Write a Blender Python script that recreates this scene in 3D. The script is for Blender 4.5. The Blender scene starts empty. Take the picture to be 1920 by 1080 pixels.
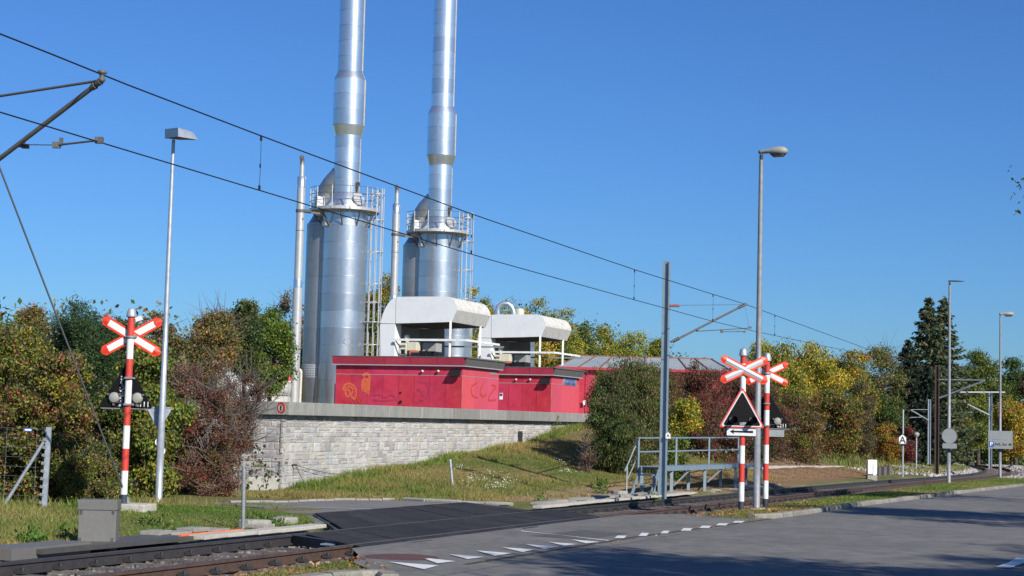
import bpy, math, random
import numpy as np
from mathutils import Vector, Matrix
from math import sin, cos, tan, pi, radians, sqrt, atan, atan2, exp
random.seed(7); rng = np.random.default_rng(11)
sc = bpy.context.scene
C = sc.collection
# ------------------------------------------------------------------ camera
FP = 3150.0; EYE = 1.6; RHO = .0254; PHI = atan(247/3150); TH = radians(20.7); GR = .0085
Fv = Vector((0, cos(PHI), sin(PHI))); U0 = Vector((0, -sin(PHI), cos(PHI))); R0 = Vector((1, 0, 0))
Rv = R0*cos(RHO)+U0*sin(RHO); Uv = U0*cos(RHO)-R0*sin(RHO)
cd = bpy.data.cameras.new('camera'); cam = bpy.data.objects.new('camera', cd); C.objects.link(cam)
cam.matrix_world = Matrix(((Rv.x, Uv.x, -Fv.x, 0), (Rv.y, Uv.y, -Fv.y, 0), (Rv.z, Uv.z, -Fv.z, EYE), (0, 0, 0, 1)))
cd.sensor_width = 36; cd.lens = 36*FP/1920; cd.clip_start = .2; cd.clip_end = 3000
sc.camera = cam
# ------------------------------------------------------------------ light
SUN_AZ = radians(35); SUN_EL = radians(32)      # sun stands behind the camera, to its right
w = bpy.data.worlds.new('World'); sc.world = w; w.use_nodes = True
nt = w.node_tree; nt.nodes.clear()
sk = nt.nodes.new('ShaderNodeTexSky'); sk.sky_type = 'NISHITA'; sk.sun_disc = False
sk.sun_elevation = SUN_EL; sk.sun_rotation = pi - SUN_AZ
sk.altitude = 400; sk.air_density = 1.15; sk.dust_density = .25; sk.ozone_density = 3.0
bg = nt.nodes.new('ShaderNodeBackground'); bg.inputs[1].default_value = .091
wo = nt.nodes.new('ShaderNodeOutputWorld')
hs = nt.nodes.new('ShaderNodeMix'); hs.data_type = 'RGBA'; hs.blend_type = 'MULTIPLY'; hs.inputs[0].default_value = 1; hs.inputs[7].default_value = (.31, .575, 1, 1)   # the camera's deep blue rendering of a clear autumn sky
nt.links.new(sk.outputs[0], hs.inputs[6]); nt.links.new(hs.outputs[2], bg.inputs[0]); nt.links.new(bg.outputs[0], wo.inputs[0])
sl = bpy.data.lights.new('sun', 'SUN'); sl.energy = 5.0; sl.angle = radians(.53); sl.color = (1, .95, .86)
so = bpy.data.objects.new('sun', sl); C.objects.link(so)
SD = Vector((sin(SUN_AZ)*cos(SUN_EL), -cos(SUN_AZ)*cos(SUN_EL), sin(SUN_EL)))
so.rotation_euler = SD.to_track_quat('Z', 'Y').to_euler(); so.location = SD*60
sc.view_settings.view_transform = 'Standard'; sc.view_settings.look = 'None'
sc.view_settings.gamma = 1; sc.view_settings.exposure = .25; sc.view_settings.use_curve_mapping = False
# ------------------------------------------------------------------ where a point of the place lies
def ray(u, v): return Fv + Rv*((u-960)/FP) - Uv*((v-540)/FP)
def at(u, v, Y):
    r = ray(u, v); return Vector((0, 0, EYE)) + r*(Y/r.y)
SX, SY = sin(TH), cos(TH)
D = Vector((SX, SY, 0)); N = Vector((-SY, SX, 0)); Z = Vector((0, 0, 1))
def G(u, v, h=0):                       # on the gently falling ground
    r = ray(u, v); k = (h-EYE)/(r.z+GR*(r.x*SX+r.y*SY)); return Vector((0, 0, EYE))+r*k
def st(p): return p.x*SX+p.y*SY, -p.x*SY+p.y*SX
def base(s): return -GR*min(s, 170)
def P(s, t, h=0):                       # h above the sloping ground plane
    return Vector((s*SX-t*SY, s*SY+t*SX, base(s)+h))
def A(s, t, z): return Vector((s*SX-t*SY, s*SY+t*SX, z))
def PT(u, v, t):                        # on the upright plane t = const
    r = ray(u, v); k = t/(-r.x*SY+r.y*SX); return Vector((0, 0, EYE))+r*k
def PS(u, v, s):                        # on the upright plane s = const
    r = ray(u, v); k = s/(r.x*SX+r.y*SY); return Vector((0, 0, EYE))+r*k
def ss(x): x = np.clip(x, 0, 1); return x*x*(3-2*x)
# ------------------------------------------------------------------ materials
MT = {}
def mat(name, col, rough=.7, metal=0, var=.12, scale=4, bump=.0, bscale=None, col2=None, mix=.5, spec=.5, stretch=None, detail=4, rvar=0, contrast=1.0):
    m = bpy.data.materials.new(name); m.use_nodes = True; t = m.node_tree; b = t.nodes['Principled BSDF']
    b.inputs['Roughness'].default_value = rough; b.inputs['Metallic'].default_value = metal; b.inputs['Specular IOR Level'].default_value = spec
    tc = t.nodes.new('ShaderNodeTexCoord'); src = tc.outputs['Object']
    if stretch:
        mp = t.nodes.new('ShaderNodeMapping'); mp.inputs['Scale'].default_value = stretch; t.links.new(src, mp.inputs[0]); src = mp.outputs[0]
    nz = t.nodes.new('ShaderNodeTexNoise'); nz.inputs['Scale'].default_value = scale; nz.inputs['Detail'].default_value = detail; nz.inputs['Roughness'].default_value = .65
    t.links.new(src, nz.inputs['Vector'])
    r = t.nodes.new('ShaderNodeValToRGB'); e = r.color_ramp.elements
    c2 = col2 or tuple(c*(1-2*var) for c in col)
    w_ = .22/contrast
    e[0].position = mix-w_; e[0].color = (*c2, 1); e[1].position = mix+w_; e[1].color = (*col, 1)
    t.links.new(nz.outputs['Fac'], r.inputs[0]); 
    # a second, finer grain
    n2 = t.nodes.new('ShaderNodeTexNoise'); n2.inputs['Scale'].default_value = scale*9; n2.inputs['Detail'].default_value = 3; t.links.new(src, n2.inputs['Vector'])
    mr = t.nodes.new('ShaderNodeMapRange'); mr.inputs[1].default_value = .3; mr.inputs[2].default_value = .7; mr.inputs[3].default_value = 1-var; mr.inputs[4].default_value = 1+var
    t.links.new(n2.outputs['Fac'], mr.inputs[0])
    mx = t.nodes.new('ShaderNodeMix'); mx.data_type = 'RGBA'; mx.blend_type = 'MULTIPLY'; mx.inputs[0].default_value = 1
    t.links.new(r.outputs[0], mx.inputs[6]); t.links.new(mr.outputs[0], mx.inputs[7]); t.links.new(mx.outputs[2], b.inputs['Base Color'])
    if rvar:
        m3 = t.nodes.new('ShaderNodeMapRange'); m3.inputs[3].default_value = rough-rvar; m3.inputs[4].default_value = rough+rvar; t.links.new(nz.outputs['Fac'], m3.inputs[0]); t.links.new(m3.outputs[0], b.inputs['Roughness'])
    if bump:
        bp = t.nodes.new('ShaderNodeBump'); bp.inputs['Strength'].default_value = bump; bp.inputs['Distance'].default_value = .02
        n3 = t.nodes.new('ShaderNodeTexNoise'); n3.inputs['Scale'].default_value = bscale or scale*6; n3.inputs['Detail'].default_value = 5; t.links.new(src, n3.inputs['Vector'])
        t.links.new(n3.outputs['Fac'], bp.inputs['Height']); t.links.new(bp.outputs[0], b.inputs['Normal'])
    MT[name] = m; return m
def objvar(m, amt=.15, hue=.02, metal_rough=None):      # each piece a little different from its neighbours
    t = m.node_tree; b = t.nodes['Principled BSDF']; l = b.inputs['Base Color'].links[0]; s_ = l.from_socket
    oi = t.nodes.new('ShaderNodeObjectInfo'); h = t.nodes.new('ShaderNodeHueSaturation')
    a = t.nodes.new('ShaderNodeMapRange'); a.inputs[3].default_value = 1-amt; a.inputs[4].default_value = 1+amt; t.links.new(oi.outputs['Random'], a.inputs[0]); t.links.new(a.outputs[0], h.inputs['Value'])
    c = t.nodes.new('ShaderNodeMath'); c.operation = 'MULTIPLY'; c.inputs[1].default_value = 7.31; t.links.new(oi.outputs['Random'], c.inputs[0])
    f_ = t.nodes.new('ShaderNodeMath'); f_.operation = 'FRACT'; t.links.new(c.outputs[0], f_.inputs[0])
    d = t.nodes.new('ShaderNodeMapRange'); d.inputs[3].default_value = .5-hue; d.inputs[4].default_value = .5+hue; t.links.new(f_.outputs[0], d.inputs[0]); t.links.new(d.outputs[0], h.inputs['Hue'])
    t.links.new(s_, h.inputs['Color']); t.links.new(h.outputs[0], b.inputs['Base Color'])
def attrmat(name, rough=.6, trans=.3, spec=.3, attr='col', bump=0):
    m = bpy.data.materials.new(name); m.use_nodes = True; t = m.node_tree; b = t.nodes['Principled BSDF']
    b.inputs['Roughness'].default_value = rough; b.inputs['Specular IOR Level'].default_value = spec
    a = t.nodes.new('ShaderNodeAttribute'); a.attribute_name = attr; t.links.new(a.outputs['Color'], b.inputs['Base Color'])
    if trans:
        tr = t.nodes.new('ShaderNodeBsdfTranslucent'); t.links.new(a.outputs['Color'], tr.inputs[0]); mx = t.nodes.new('ShaderNodeMixShader'); mx.inputs[0].default_value = trans
        t.links.new(b.outputs[0], mx.inputs[1]); t.links.new(tr.outputs[0], mx.inputs[2]); t.links.new(mx.outputs[0], t.nodes['Material Output'].inputs[0])
    MT[name] = m; return m
attrmat('leaf', .55, .34); attrmat('blade', .7, .3); attrmat('stone_col', .9, 0, .2); attrmat('bark', .9, 0, .1)
mat('asphalt', (.182, .172, .154), .85, var=.2, scale=.35, bump=.5, bscale=60, col2=(.128, .124, .116), detail=8, contrast=1.3)
mat('asphalt_pale', (.19, .18, .16), .88, var=.2, scale=.6, bump=.5, bscale=60, col2=(.125, .12, .11), detail=7)
mat('asphalt_path', (.19, .185, .175), .9, var=.15, scale=1.2, bump=.4, bscale=60, col2=(.145, .14, .13))
mat('rubber', (.046, .043, .042), .80, var=.3, scale=1.1, bump=.5, bscale=25, col2=(.022, .021, .021), spec=.25); objvar(MT['rubber'], .2, .01)
mat('paint_white', (.72, .72, .70), .7, var=.10, scale=7, col2=(.42, .42, .41), mix=.38, contrast=1.6)
mat('kerb', (.28, .26, .22), .9, var=.2, scale=3, bump=.5, bscale=30); objvar(MT['kerb'], .15)
mat('concrete', (.34, .32, .285), .9, var=.16, scale=2.2, bump=.4, bscale=28, col2=(.23, .215, .185))
mat('concrete_pale', (.50, .47, .41), .9, var=.12, scale=3, bump=.4, bscale=28, col2=(.38, .35, .3))
mat('coping', (.285, .28, .26), .92, var=.14, scale=2.0, bump=.5, bscale=22, col2=(.20, .20, .185), stretch=(2.2, 2.2, .6), mix=.45); objvar(MT['coping'], .12, .01)
mat('mortar', (.40, .385, .355), .95, var=.12, scale=8, bump=.5, bscale=40)
mat('rail_steel', (.105, .06, .045), .75, .1, var=.25, scale=6, bump=.3, col2=(.055, .036, .03))
mat('rail_steel_dark', (.06, .055, .058), .6, .2, var=.2, scale=5, bump=.3, col2=(.038, .034, .036))
mat('rail_top', (.13, .11, .10), .45, .6, var=.1, scale=6)
mat('sleeper', (.17, .14, .12), .9, var=.25, scale=4, bump=.6, bscale=20, col2=(.07, .058, .05)); objvar(MT['sleeper'], .25)
mat('galvanised', (.52, .56, .60), .5, .55, var=.07, scale=9, col2=(.38, .42, .46), rvar=.08)
mat('galvanised_dull', (.30, .32, .335), .6, .3, var=.12, scale=9, col2=(.2, .21, .22))
mat('blue_steel', (.26, .34, .40), .5, .25, var=.08, scale=5, col2=(.2, .27, .33))
mat('dark_steel', (.06, .06, .062), .6, .3, var=.2, scale=7)
mat('grey_tube', (.15, .145, .135), .6, .2, var=.2, scale=10)
mat('wire', (.018, .018, .02), .6, .4, var=.1, scale=3)
mat('box_steel', (.19, .183, .17), .55, .35, var=.06, scale=1.6, bump=.03, col2=(.19, .185, .17), rvar=.06, detail=2)
mat('box_dark', (.12, .115, .11), .5, .4, var=.1, scale=3)
mat('red_paint', (.60, .05, .035), .5, var=.12, scale=5, col2=(.42, .05, .035), mix=.40, contrast=1.3)
mat('orange_red', (.76, .055, .02), .42, var=.06, scale=5, col2=(.66, .05, .02))
mat('white_paint', (.80, .80, .77), .5, var=.08, scale=5, col2=(.60, .585, .54), mix=.40, contrast=1.3)
mat('white_reflect', (.62, .64, .66), .4, var=.04, scale=5)
mat('black_paint', (.008, .008, .010), .7, var=.3, scale=14, bump=.1, bscale=50, spec=.15)
mat('base_navy', (.04, .05, .07), .6, var=.1, scale=5)
mat('grey_plate', (.34, .37, .38), .5, .3, var=.1, scale=6)
mat('black_plate', (.012, .012, .013), .55, var=.1, scale=6)
mat('lamp_grey', (.32, .32, .29), .55, var=.1, scale=8)
mat('cabin_red', (.50, .042, .078), .42, spec=.3, var=.05, scale=1.3, col2=(.39, .026, .052), mix=.46, contrast=1.8, bump=.04, bscale=3, detail=3); objvar(MT['cabin_red'], .09, .006)
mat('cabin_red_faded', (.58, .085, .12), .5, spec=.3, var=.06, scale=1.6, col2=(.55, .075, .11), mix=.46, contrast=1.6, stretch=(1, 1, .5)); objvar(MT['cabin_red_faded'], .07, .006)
mat('panel_grey', (.34, .34, .33), .6, var=.08, scale=3)
mat('cabin_fascia', (.46, .045, .075), .42, var=.06, scale=2.0, col2=(.36, .03, .055)); objvar(MT['cabin_fascia'], .08, .005)
mat('fascia_grey', (.13, .125, .12), .6, var=.1, scale=4)
mat('trim_alu', (.55, .55, .58), .4, .4, var=.08, scale=5)
mat('graffiti_orange', (.58, .17, .05), .5, var=.25, scale=12, col2=(.6, .08, .04))
mat('graffiti_rust', (.60, .060, .055), .5, var=.2, scale=8)
mat('graffiti_violet', (.44, .040, .10), .5, var=.2, scale=8)
mat('hood_white', (.74, .76, .76), .5, var=.03, scale=1.6, col2=(.66, .68, .68), bump=.06, bscale=8)
mat('hood_drip', (.60, .60, .57), .6, var=.08, scale=5, col2=(.36, .34, .30), mix=.40, contrast=1.5, stretch=(3, 3, .35))
mat('peeled_red', (.62, .24, .15), .6, var=.2, scale=5, col2=(.45, .05, .06), mix=.5, stretch=(1, 1, .4))
mat('hood_top', (.64, .62, .57), .7, var=.2, scale=6, col2=(.42, .40, .35), mix=.42, contrast=1.4)
mat('grille', (.34, .29, .26), .8, var=.5, scale=12)
mat('cream', (.62, .60, .48), .5, var=.06, scale=6)
mat('tank_concrete', (.50, .49, .46), .85, var=.08, scale=1.0, col2=(.42, .41, .38))
mat('roof_sheet', (.42, .47, .46), .45, .2, var=.08, scale=1.2, col2=(.33, .38, .37)); objvar(MT['roof_sheet'], .1)
mat('roof_frame', (.22, .10, .08), .6, var=.1, scale=4)
mat('stay', (.13, .14, .15), .5, .5, var=.1, scale=5)
mat('orange_pipe', (.80, .17, .05), .55, var=.1, scale=5)
mat('sign_white', (.80, .80, .78), .5, var=.04, scale=5)
mat('sign_blue', (.03, .08, .32), .5, var=.08, scale=5)
mat('sign_grey', (.22, .24, .25), .5, .2, var=.08, scale=3)
mat('insulator', (.42, .16, .12), .4, var=.2, scale=15)
mat('manhole', (.16, .075, .065), .8, .2, var=.25, scale=12, bump=.5)
def steel(name, col, rough, col2):
    m = mat(name, col, rough, .86, var=.06, scale=1.6, col2=col2, stretch=(1, 1, .35), mix=.45, rvar=.05, detail=3, bump=.06, bscale=1.4); objvar(m, .12, .004); return m
steel('stack_steel', (.74, .79, .81), .30, (.64, .71, .75)); steel('vessel_steel', (.64, .66, .67), .31, (.52, .55, .565)); steel('dull_steel', (.48, .48, .46), .42, (.38, .38, .36))
mat('flue_white', (.58, .58, .56), .42, .45, var=.05, scale=4, col2=(.48, .48, .46))
mat('dirt', (.30, .20, .12), .95, var=.2, scale=3, bump=.6)
# terrain: grass, dry patches and leaf litter
def ground_mat():
    m = bpy.data.materials.new('ground_soil'); m.use_nodes = True; t = m.node_tree; b = t.nodes['Principled BSDF']; b.inputs['Roughness'].default_value = .95; b.inputs['Specular IOR Level'].default_value = .1
    a = t.nodes.new('ShaderNodeAttribute'); a.attribute_name = 'col'
    n = t.nodes.new('ShaderNodeTexNoise'); n.inputs['Scale'].default_value = 14; n.inputs['Detail'].default_value = 6; tc = t.nodes.new('ShaderNodeTexCoord'); t.links.new(tc.outputs['Object'], n.inputs['Vector'])
    mr = t.nodes.new('ShaderNodeMapRange'); mr.inputs[1].default_value = .3; mr.inputs[2].default_value = .7; mr.inputs[3].default_value = .6; mr.inputs[4].default_value = 1.4; t.links.new(n.outputs['Fac'], mr.inputs[0])
    mx = t.nodes.new('ShaderNodeMix'); mx.data_type = 'RGBA'; mx.blend_type = 'MULTIPLY'; mx.inputs[0].default_value = 1; t.links.new(a.outputs['Color'], mx.inputs[6]); t.links.new(mr.outputs[0], mx.inputs[7]); t.links.new(mx.outputs[2], b.inputs['Base Color'])
    bp = t.nodes.new('ShaderNodeBump'); bp.inputs['Strength'].default_value = .7; bp.inputs['Distance'].default_value = .03; t.links.new(n.outputs['Fac'], bp.inputs['Height']); t.links.new(bp.outputs[0], b.inputs['Normal'])
    MT['ground_soil'] = m
ground_mat()
# ------------------------------------------------------------------ building helpers
WL = {}
def loc_of(o): return WL.get(o, Vector((0, 0, 0)))
def tag(o, label=None, cat=None, group=None, kind=None):
    if label: o['label'] = label
    if cat: o['category'] = cat
    if group: o['group'] = group
    if kind: o['kind'] = kind
    return o
def thing(name, label, cat, loc, group=None, kind=None):
    o = bpy.data.objects.new(name, None); o.empty_display_size = .2; C.objects.link(o); o.location = loc; WL[o] = Vector(loc)
    return tag(o, label, cat, group, kind)
def link(name, me, parent=None, origin=None):
    o = bpy.data.objects.new(name, me); C.objects.link(o)
    if parent: o.parent = parent; WL[o] = loc_of(parent) 
    return o
def copy_tree(o, parent=None, shift=None, **kw):
    c = o.copy(); C.objects.link(c); c.parent = parent
    if shift is not None: c.location = o.location + shift
    WL[c] = loc_of(parent) if parent else loc_of(o)+(shift or Vector())
    for k, v in kw.items(): c[k] = v
    for ch in o.children: copy_tree(ch, c)
    return c
class MB:
    def __init__(s): s.v = []; s.f = []; s.m = []; s.sm = []; s.mi = 0; s.fr = None
    def frame(s, o, r, u, n): s.fr = (o, r, u, n); return s
    def T(s, p):
        p = Vector(p)
        if s.fr: o, r, u, n = s.fr; return o+r*p.x+u*p.y+n*p.z
        return p
    def add(s, vs, fs, smooth=False):
        k = len(s.v); s.v += [s.T(p) for p in vs]
        for f in fs: s.f.append([i+k for i in f]); s.m.append(s.mi); s.sm.append(smooth)
        return s
    def box(s, c, d, ax=None):
        c = Vector(c); ax = ax or (Vector((1, 0, 0)), Vector((0, 1, 0)), Vector((0, 0, 1)))
        vs = [c+ax[0]*(i*d[0]/2)+ax[1]*(j*d[1]/2)+ax[2]*(k*d[2]/2) for k in (-1, 1) for j in (-1, 1) for i in (-1, 1)]
        return s.add(vs, [(0, 2, 3, 1), (4, 5, 7, 6), (0, 1, 5, 4), (2, 6, 7, 3), (0, 4, 6, 2), (1, 3, 7, 5)])
    def sbox(s, s0, s1, t0, t1, z0, z1):            # box along the track axes
        return s.box(A((s0+s1)/2, (t0+t1)/2, (z0+z1)/2), (s1-s0, t1-t0, z1-z0), (D, N, Z))
    def bar(s, p, q, w, h=None, up=None):
        p, q = Vector(p), Vector(q); d = (q-p); L = d.length; d.normalize(); up = up or (Z if abs(d.z) < .95 else Vector((0, 1, 0)))
        x = d.cross(up).normalized(); y = x.cross(d); return s.box((p+q)/2, (L, w, h or w), (d, x, y))
    def tube(s, p, q, r0, r1=None, n=10, cap=True, smooth=True):
        p, q = Vector(p), Vector(q); r1 = r0 if r1 is None else r1; d = (q-p).normalized(); a = d.orthogonal().normalized(); b = d.cross(a)
        vs = [p+(a*cos(2*pi*i/n)+b*sin(2*pi*i/n))*r0 for i in range(n)]+[q+(a*cos(2*pi*i/n)+b*sin(2*pi*i/n))*r1 for i in range(n)]
        s.add(vs, [(i, (i+1) % n, n+(i+1) % n, n+i) for i in range(n)], smooth)
        if cap: s.add(vs[:n], [tuple(range(n))[::-1]]); s.add(vs[n:], [tuple(range(n))])
        return s
    def path(s, pts, r, n=8, smooth=True):          # swept round tube
        pts = [Vector(p) for p in pts]; k = len(pts); rs = r if isinstance(r, (list, tuple)) else [r]*k; vs = []; a = None
        for i, p in enumerate(pts):
            d = (pts[min(i+1, k-1)]-pts[max(i-1, 0)]).normalized()
            a = d.orthogonal().normalized() if a is None else (a-d*a.dot(d)).normalized(); b = d.cross(a)
            vs += [p+(a*cos(2*pi*j/n)+b*sin(2*pi*j/n))*rs[i] for j in range(n)]
        fs = [(i*n+j, i*n+(j+1) % n, (i+1)*n+(j+1) % n, (i+1)*n+j) for i in range(k-1) for j in range(n)]
        s.add(vs, fs, smooth); s.add(vs[:n], [tuple(range(n))[::-1]]); s.add(vs[-n:], [tuple(range(n))]); return s
    def lathe(s, c, prof, n=40, smooth=True, axis=None, a0=0, a1=2*pi):
        c = Vector(c); ax = axis or Z; a = ax.orthogonal().normalized() if abs(ax.z) < .99 else Vector((1, 0, 0)); b = ax.cross(a); full = abs(a1-a0-2*pi) < 1e-6; k = n if full else n+1
        vs = [c+ax*z+(a*cos(a0+(a1-a0)*i/n)+b*sin(a0+(a1-a0)*i/n))*r for r, z in prof for i in range(k)]
        fs = [(j*k+i, j*k+(i+1) % k, (j+1)*k+(i+1) % k, (j+1)*k+i) for j in range(len(prof)-1) for i in range(n)]
        return s.add(vs, fs, smooth)
    def prism(s, poly, ext):                          # polygon of points, pushed along ext
        poly = [Vector(p) for p in poly]; n = len(poly); e = Vector(ext)
        return s.add(poly+[p+e for p in poly], [tuple(range(n))[::-1], tuple(range(n, 2*n))]+[(i, (i+1) % n, n+(i+1) % n, n+i) for i in range(n)])
    def quad(s, *p): return s.add(p, [tuple(range(len(p)))])
    def mesh(s, name, mats, off=Vector((0, 0, 0)), bevel=0):
        me = bpy.data.meshes.new(name); me.from_pydata([tuple(v-off) for v in s.v], [], s.f)
        for m in (mats if isinstance(mats, (list, tuple)) else [mats]): me.materials.append(MT[m] if isinstance(m, str) else m)
        me.polygons.foreach_set('material_index', s.m); me.polygons.foreach_set('use_smooth', s.sm)
        me.update(); return me
    def build(s, name, mats, parent=None, bevel=0, **kw):
        off = loc_of(parent) if parent else Vector((0, 0, 0))
        o = link(name, s.mesh(name, mats, off), parent)
        if bevel:
            b = o.modifiers.new('bevel', 'BEVEL'); b.width = bevel; b.segments = 2; b.limit_method = 'ANGLE'; b.angle_limit = radians(40)
        return tag(o, **kw) if kw else o
    def alone(s, name, mats, loc, label, cat, group=None, kind=None, bevel=0):
        loc = Vector(loc); o = link(name, s.mesh(name, mats, loc)); o.location = loc; WL[o] = loc
        if bevel:
            b = o.modifiers.new('bevel', 'BEVEL'); b.width = bevel; b.segments = 2; b.limit_method = 'ANGLE'; b.angle_limit = radians(40)
        return tag(o, label, cat, group, kind)
def fmesh(name, V, Fq, col=None, mats=('leaf',)):      # fast mesh from arrays; Fq (n,k)
    me = bpy.data.meshes.new(name); V = np.asarray(V, np.float32); Fq = np.asarray(Fq, np.int32); k = Fq.shape[1]
    me.vertices.add(len(V)); me.vertices.foreach_set('co', V.ravel()); me.loops.add(Fq.size); me.loops.foreach_set('vertex_index', Fq.ravel())
    me.polygons.add(len(Fq)); me.polygons.foreach_set('loop_start', np.arange(0, Fq.size, k, dtype=np.int32))
    me.polygons.foreach_set('loop_total', np.full(len(Fq), k, np.int32)) if False else None
    if col is not None:
        a = me.color_attributes.new('col', 'FLOAT_COLOR', 'POINT'); c = np.ones((len(V), 4), np.float32); c[:, :3] = col; a.data.foreach_set('color', c.ravel())
    for m in mats: me.materials.append(MT[m])
    me.update(calc_edges=True); return me
def text_mesh(txt, size, o, r, u, n, depth=.004):      # letters as geometry in the plane (r,u)
    cu = bpy.data.curves.new('lettering', 'FONT'); cu.body = txt; cu.size = size; cu.extrude = depth; cu.align_x = 'CENTER'; cu.align_y = 'CENTER'; cu.resolution_u = 3; cu.offset = size*.012
    ob = bpy.data.objects.new('lettering', cu); me = bpy.data.meshes.new_from_object(ob); bpy.data.objects.remove(ob)
    me.transform(Matrix(((r.x, u.x, n.x, o.x), (r.y, u.y, n.y, o.y), (r.z, u.z, n.z, o.z), (0, 0, 0, 1)))); return me
def lettering(txt, size, o, r, u, n, matn, parent, depth=.004):
    me = text_mesh(txt, size, Vector(o)-loc_of(parent), r, u, n, depth); me.materials.append(MT[matn]); return link('lettering', me, parent)

# ------------------------------------------------------------------ terrain
HB_S = [36, 38.7, 40.8, 44.1, 50.1, 57.6, 63.2, 70, 200]; HB_H = [0, 0, .13, .38, .82, 1.32, 1.68, 1.8, 1.8]
TC_S = [-60, 15, 30, 42, 55, 66, 76.6, 83.5, 95, 103, 110, 118, 125.2, 133, 141.5, 149, 157.3, 170]; TC_T = [11.15, 11.15, 11.15, 10.88, 10.68, 10.35, 9.95, 9.5, 8.95, 8.85, 8.95, 9.3, 9.8, 10.7, 11.9, 13.6, 15.8, 20]
def tc(s): return np.interp(s, TC_S, TC_T)
KB_S = [-60, 16, 17.4, 19, 33, 37, 43, 51.5, 59, 73, 90, 120, 200]; KB_T = [8.05, 8.05, 7.7, 7.6, 7.17, 7.09, 6.89, 6.36, 5.89, 4.92, 4.0, 3.0, 2.0]
def kb(s): return np.interp(s, KB_S, KB_T)
def off(s, t):
    s = np.asarray(s, float); t = np.asarray(t, float); o = np.zeros_like(s+t)
    d = np.abs(t-tc(s))
    o = o - .19*ss((2.1-d)/.8)                                          # bed of the track
    o = o - .015 - .03*ss((t-8.1)/.5)*ss((9.8-t)/.6)*(s > 32)
    foot = np.interp(s, [34, 36.5, 40, 200], [17, 14.2, 13.2, 13.3])
    hb = np.interp(s, HB_S, HB_H)
    o = o + hb*ss((t-foot)/(20.8-foot)*.98+.01)**.85*np.interp(s, [58, 70], [1, .0])
    dirt = np.interp(s, [56, 62, 82, 94], [0, 1, 1, 0])*ss((t-13.0)/2.2)*.38
    back = np.interp(s, [58, 70, 120, 150], [0, 1, 1, 0])*ss((t-15.6)/5)*1.3
    o = o + dirt + back
    o = o + .55*ss((t-13)/4)*np.interp(s, [84, 96, 135, 160], [0, 1, .6, 0])   # grassy bank by the marker board
    o = o + .12*ss((t-13.2)/3)*np.interp(s, [5, 15, 26, 30], [1, 1, 1, 0])
    o = o + .02*np.sin(s*1.9+t*.7)*np.sin(t*2.3-s*.4)*ss((t-13.2)/1)
    o = o - .03*(t < kb(s)+.05)
    return o
def gz(s, t): return -GR*np.minimum(s, 170)+off(s, t)
def ter(u, v):          # pixel to the real terrain surface
    r = ray(u, v); k = 12.0; e = Vector((0, 0, EYE))
    while k < 220:
        p = e+r*k; s, t = st(p)
        if p.z < float(gz(s, t)): break
        k += .25
    lo, hi = k-.25, k
    for _ in range(12):
        m_ = (lo+hi)/2; p = e+r*m_; s, t = st(p)
        if p.z < float(gz(s, t)): hi = m_
        else: lo = m_
    return e+r*hi
def gpt(s, t, h=0): return A(s, t, float(gz(s, t))+h)
GREEN = np.array((.075, .105, .022)); DRY = np.array((.20, .165, .075)); SOIL = np.array((.21, .135, .08)); LUSH = np.array((.045, .10, .015)); GRAVEL = np.array((.17, .155, .14))
def fbm(x, y, seed=0):
    o = np.zeros_like(x); r = np.random.default_rng(seed)
    for k in range(5):
        a, b, c, d = r.uniform(0, 6.28, 4); f = .35*1.9**k
        o += np.sin(x*f+a+1.7*np.sin(y*f*.7+b))*np.sin(y*f*1.1+c+1.3*np.sin(x*f*.6+d))/(1.35**k)
    return np.clip(.5+.28*o, 0, 1)
def gcol(s, t):
    n = fbm(s, t, 3)[..., None]; n2 = fbm(s*2.3, t*2.3, 5)[..., None]
    c = GREEN*(1-n)+DRY*n
    bank = (np.interp(s, [36, 42], [0, 1])*ss((t-13.2)/1.0)*(t < 21)*(s < 66))[..., None]
    c = c*(1-.5*bank)+.5*bank*(DRY*.9)
    soil = (np.interp(s, [37, 40, 52, 60], [0, 1, .9, .5])*ss((t-13.1)/.3)*ss((16.0-t)/1.2))[..., None]*(.6+.4*n2)
    soil2 = (np.interp(s, [50, 56, 88, 92], [0, 1, 1, 0])*ss((t-12.2)/.4)*(t < 21))[..., None]*.95
    c = c*(1-soil)+SOIL*1.6*soil; c = c*(1-soil2)+SOIL*soil2*1.1
    lush = (ss((t-7.0)/.3)*ss((9.6-t)/.5)*(s > 32))[..., None]; c = c*(1-lush*.6)+LUSH*lush*.6
    g = ss((1.9-np.abs(t-tc(s)))/.5)[..., None]; c = c*(1-g)+GRAVEL*g*(.7+.6*n2)
    g2 = (np.interp(s, [96, 104, 150, 156], [0, 1, 1, 0])*ss((5.0-np.abs(t-tc(s)-.4))/1.2))[..., None]; c = c*(1-g2)+GRAVEL*1.5*g2
    return np.clip(c, 0, 1)
def grid(name, sv, tv, zf, cf, m, kind='structure'):
    S_, T_ = np.meshgrid(sv, tv, indexing='ij'); X = S_*SX-T_*SY; Y_ = S_*SY+T_*SX; Zz = zf(S_, T_)
    V = np.stack([X, Y_, Zz], -1).reshape(-1, 3); a, b = len(sv), len(tv); i = np.arange((a-1)*(b-1)); r, c = i//(b-1), i % (b-1); q = r*b+c
    me = fmesh(name, V, np.stack([q, q+b, q+b+1, q+1], -1)[:, ::-1][:, ::-1], cf(S_, T_).reshape(-1, 3) if cf else None, (m,))
    me.polygons.foreach_set('use_smooth', np.ones(len(me.polygons), bool)); o = link(name, me); o['kind'] = kind; return o
sv = np.concatenate([np.arange(-60, 12, 4), np.arange(12, 66, .3), np.arange(66, 170, 1.0), np.arange(170, 1500, 40)])
tv = np.concatenate([np.arange(-700, -10, 30), np.arange(-10, 6, 1.0), np.arange(6, 25, .25), np.arange(25, 60, 3), np.arange(60, 900, 30)])
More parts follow.
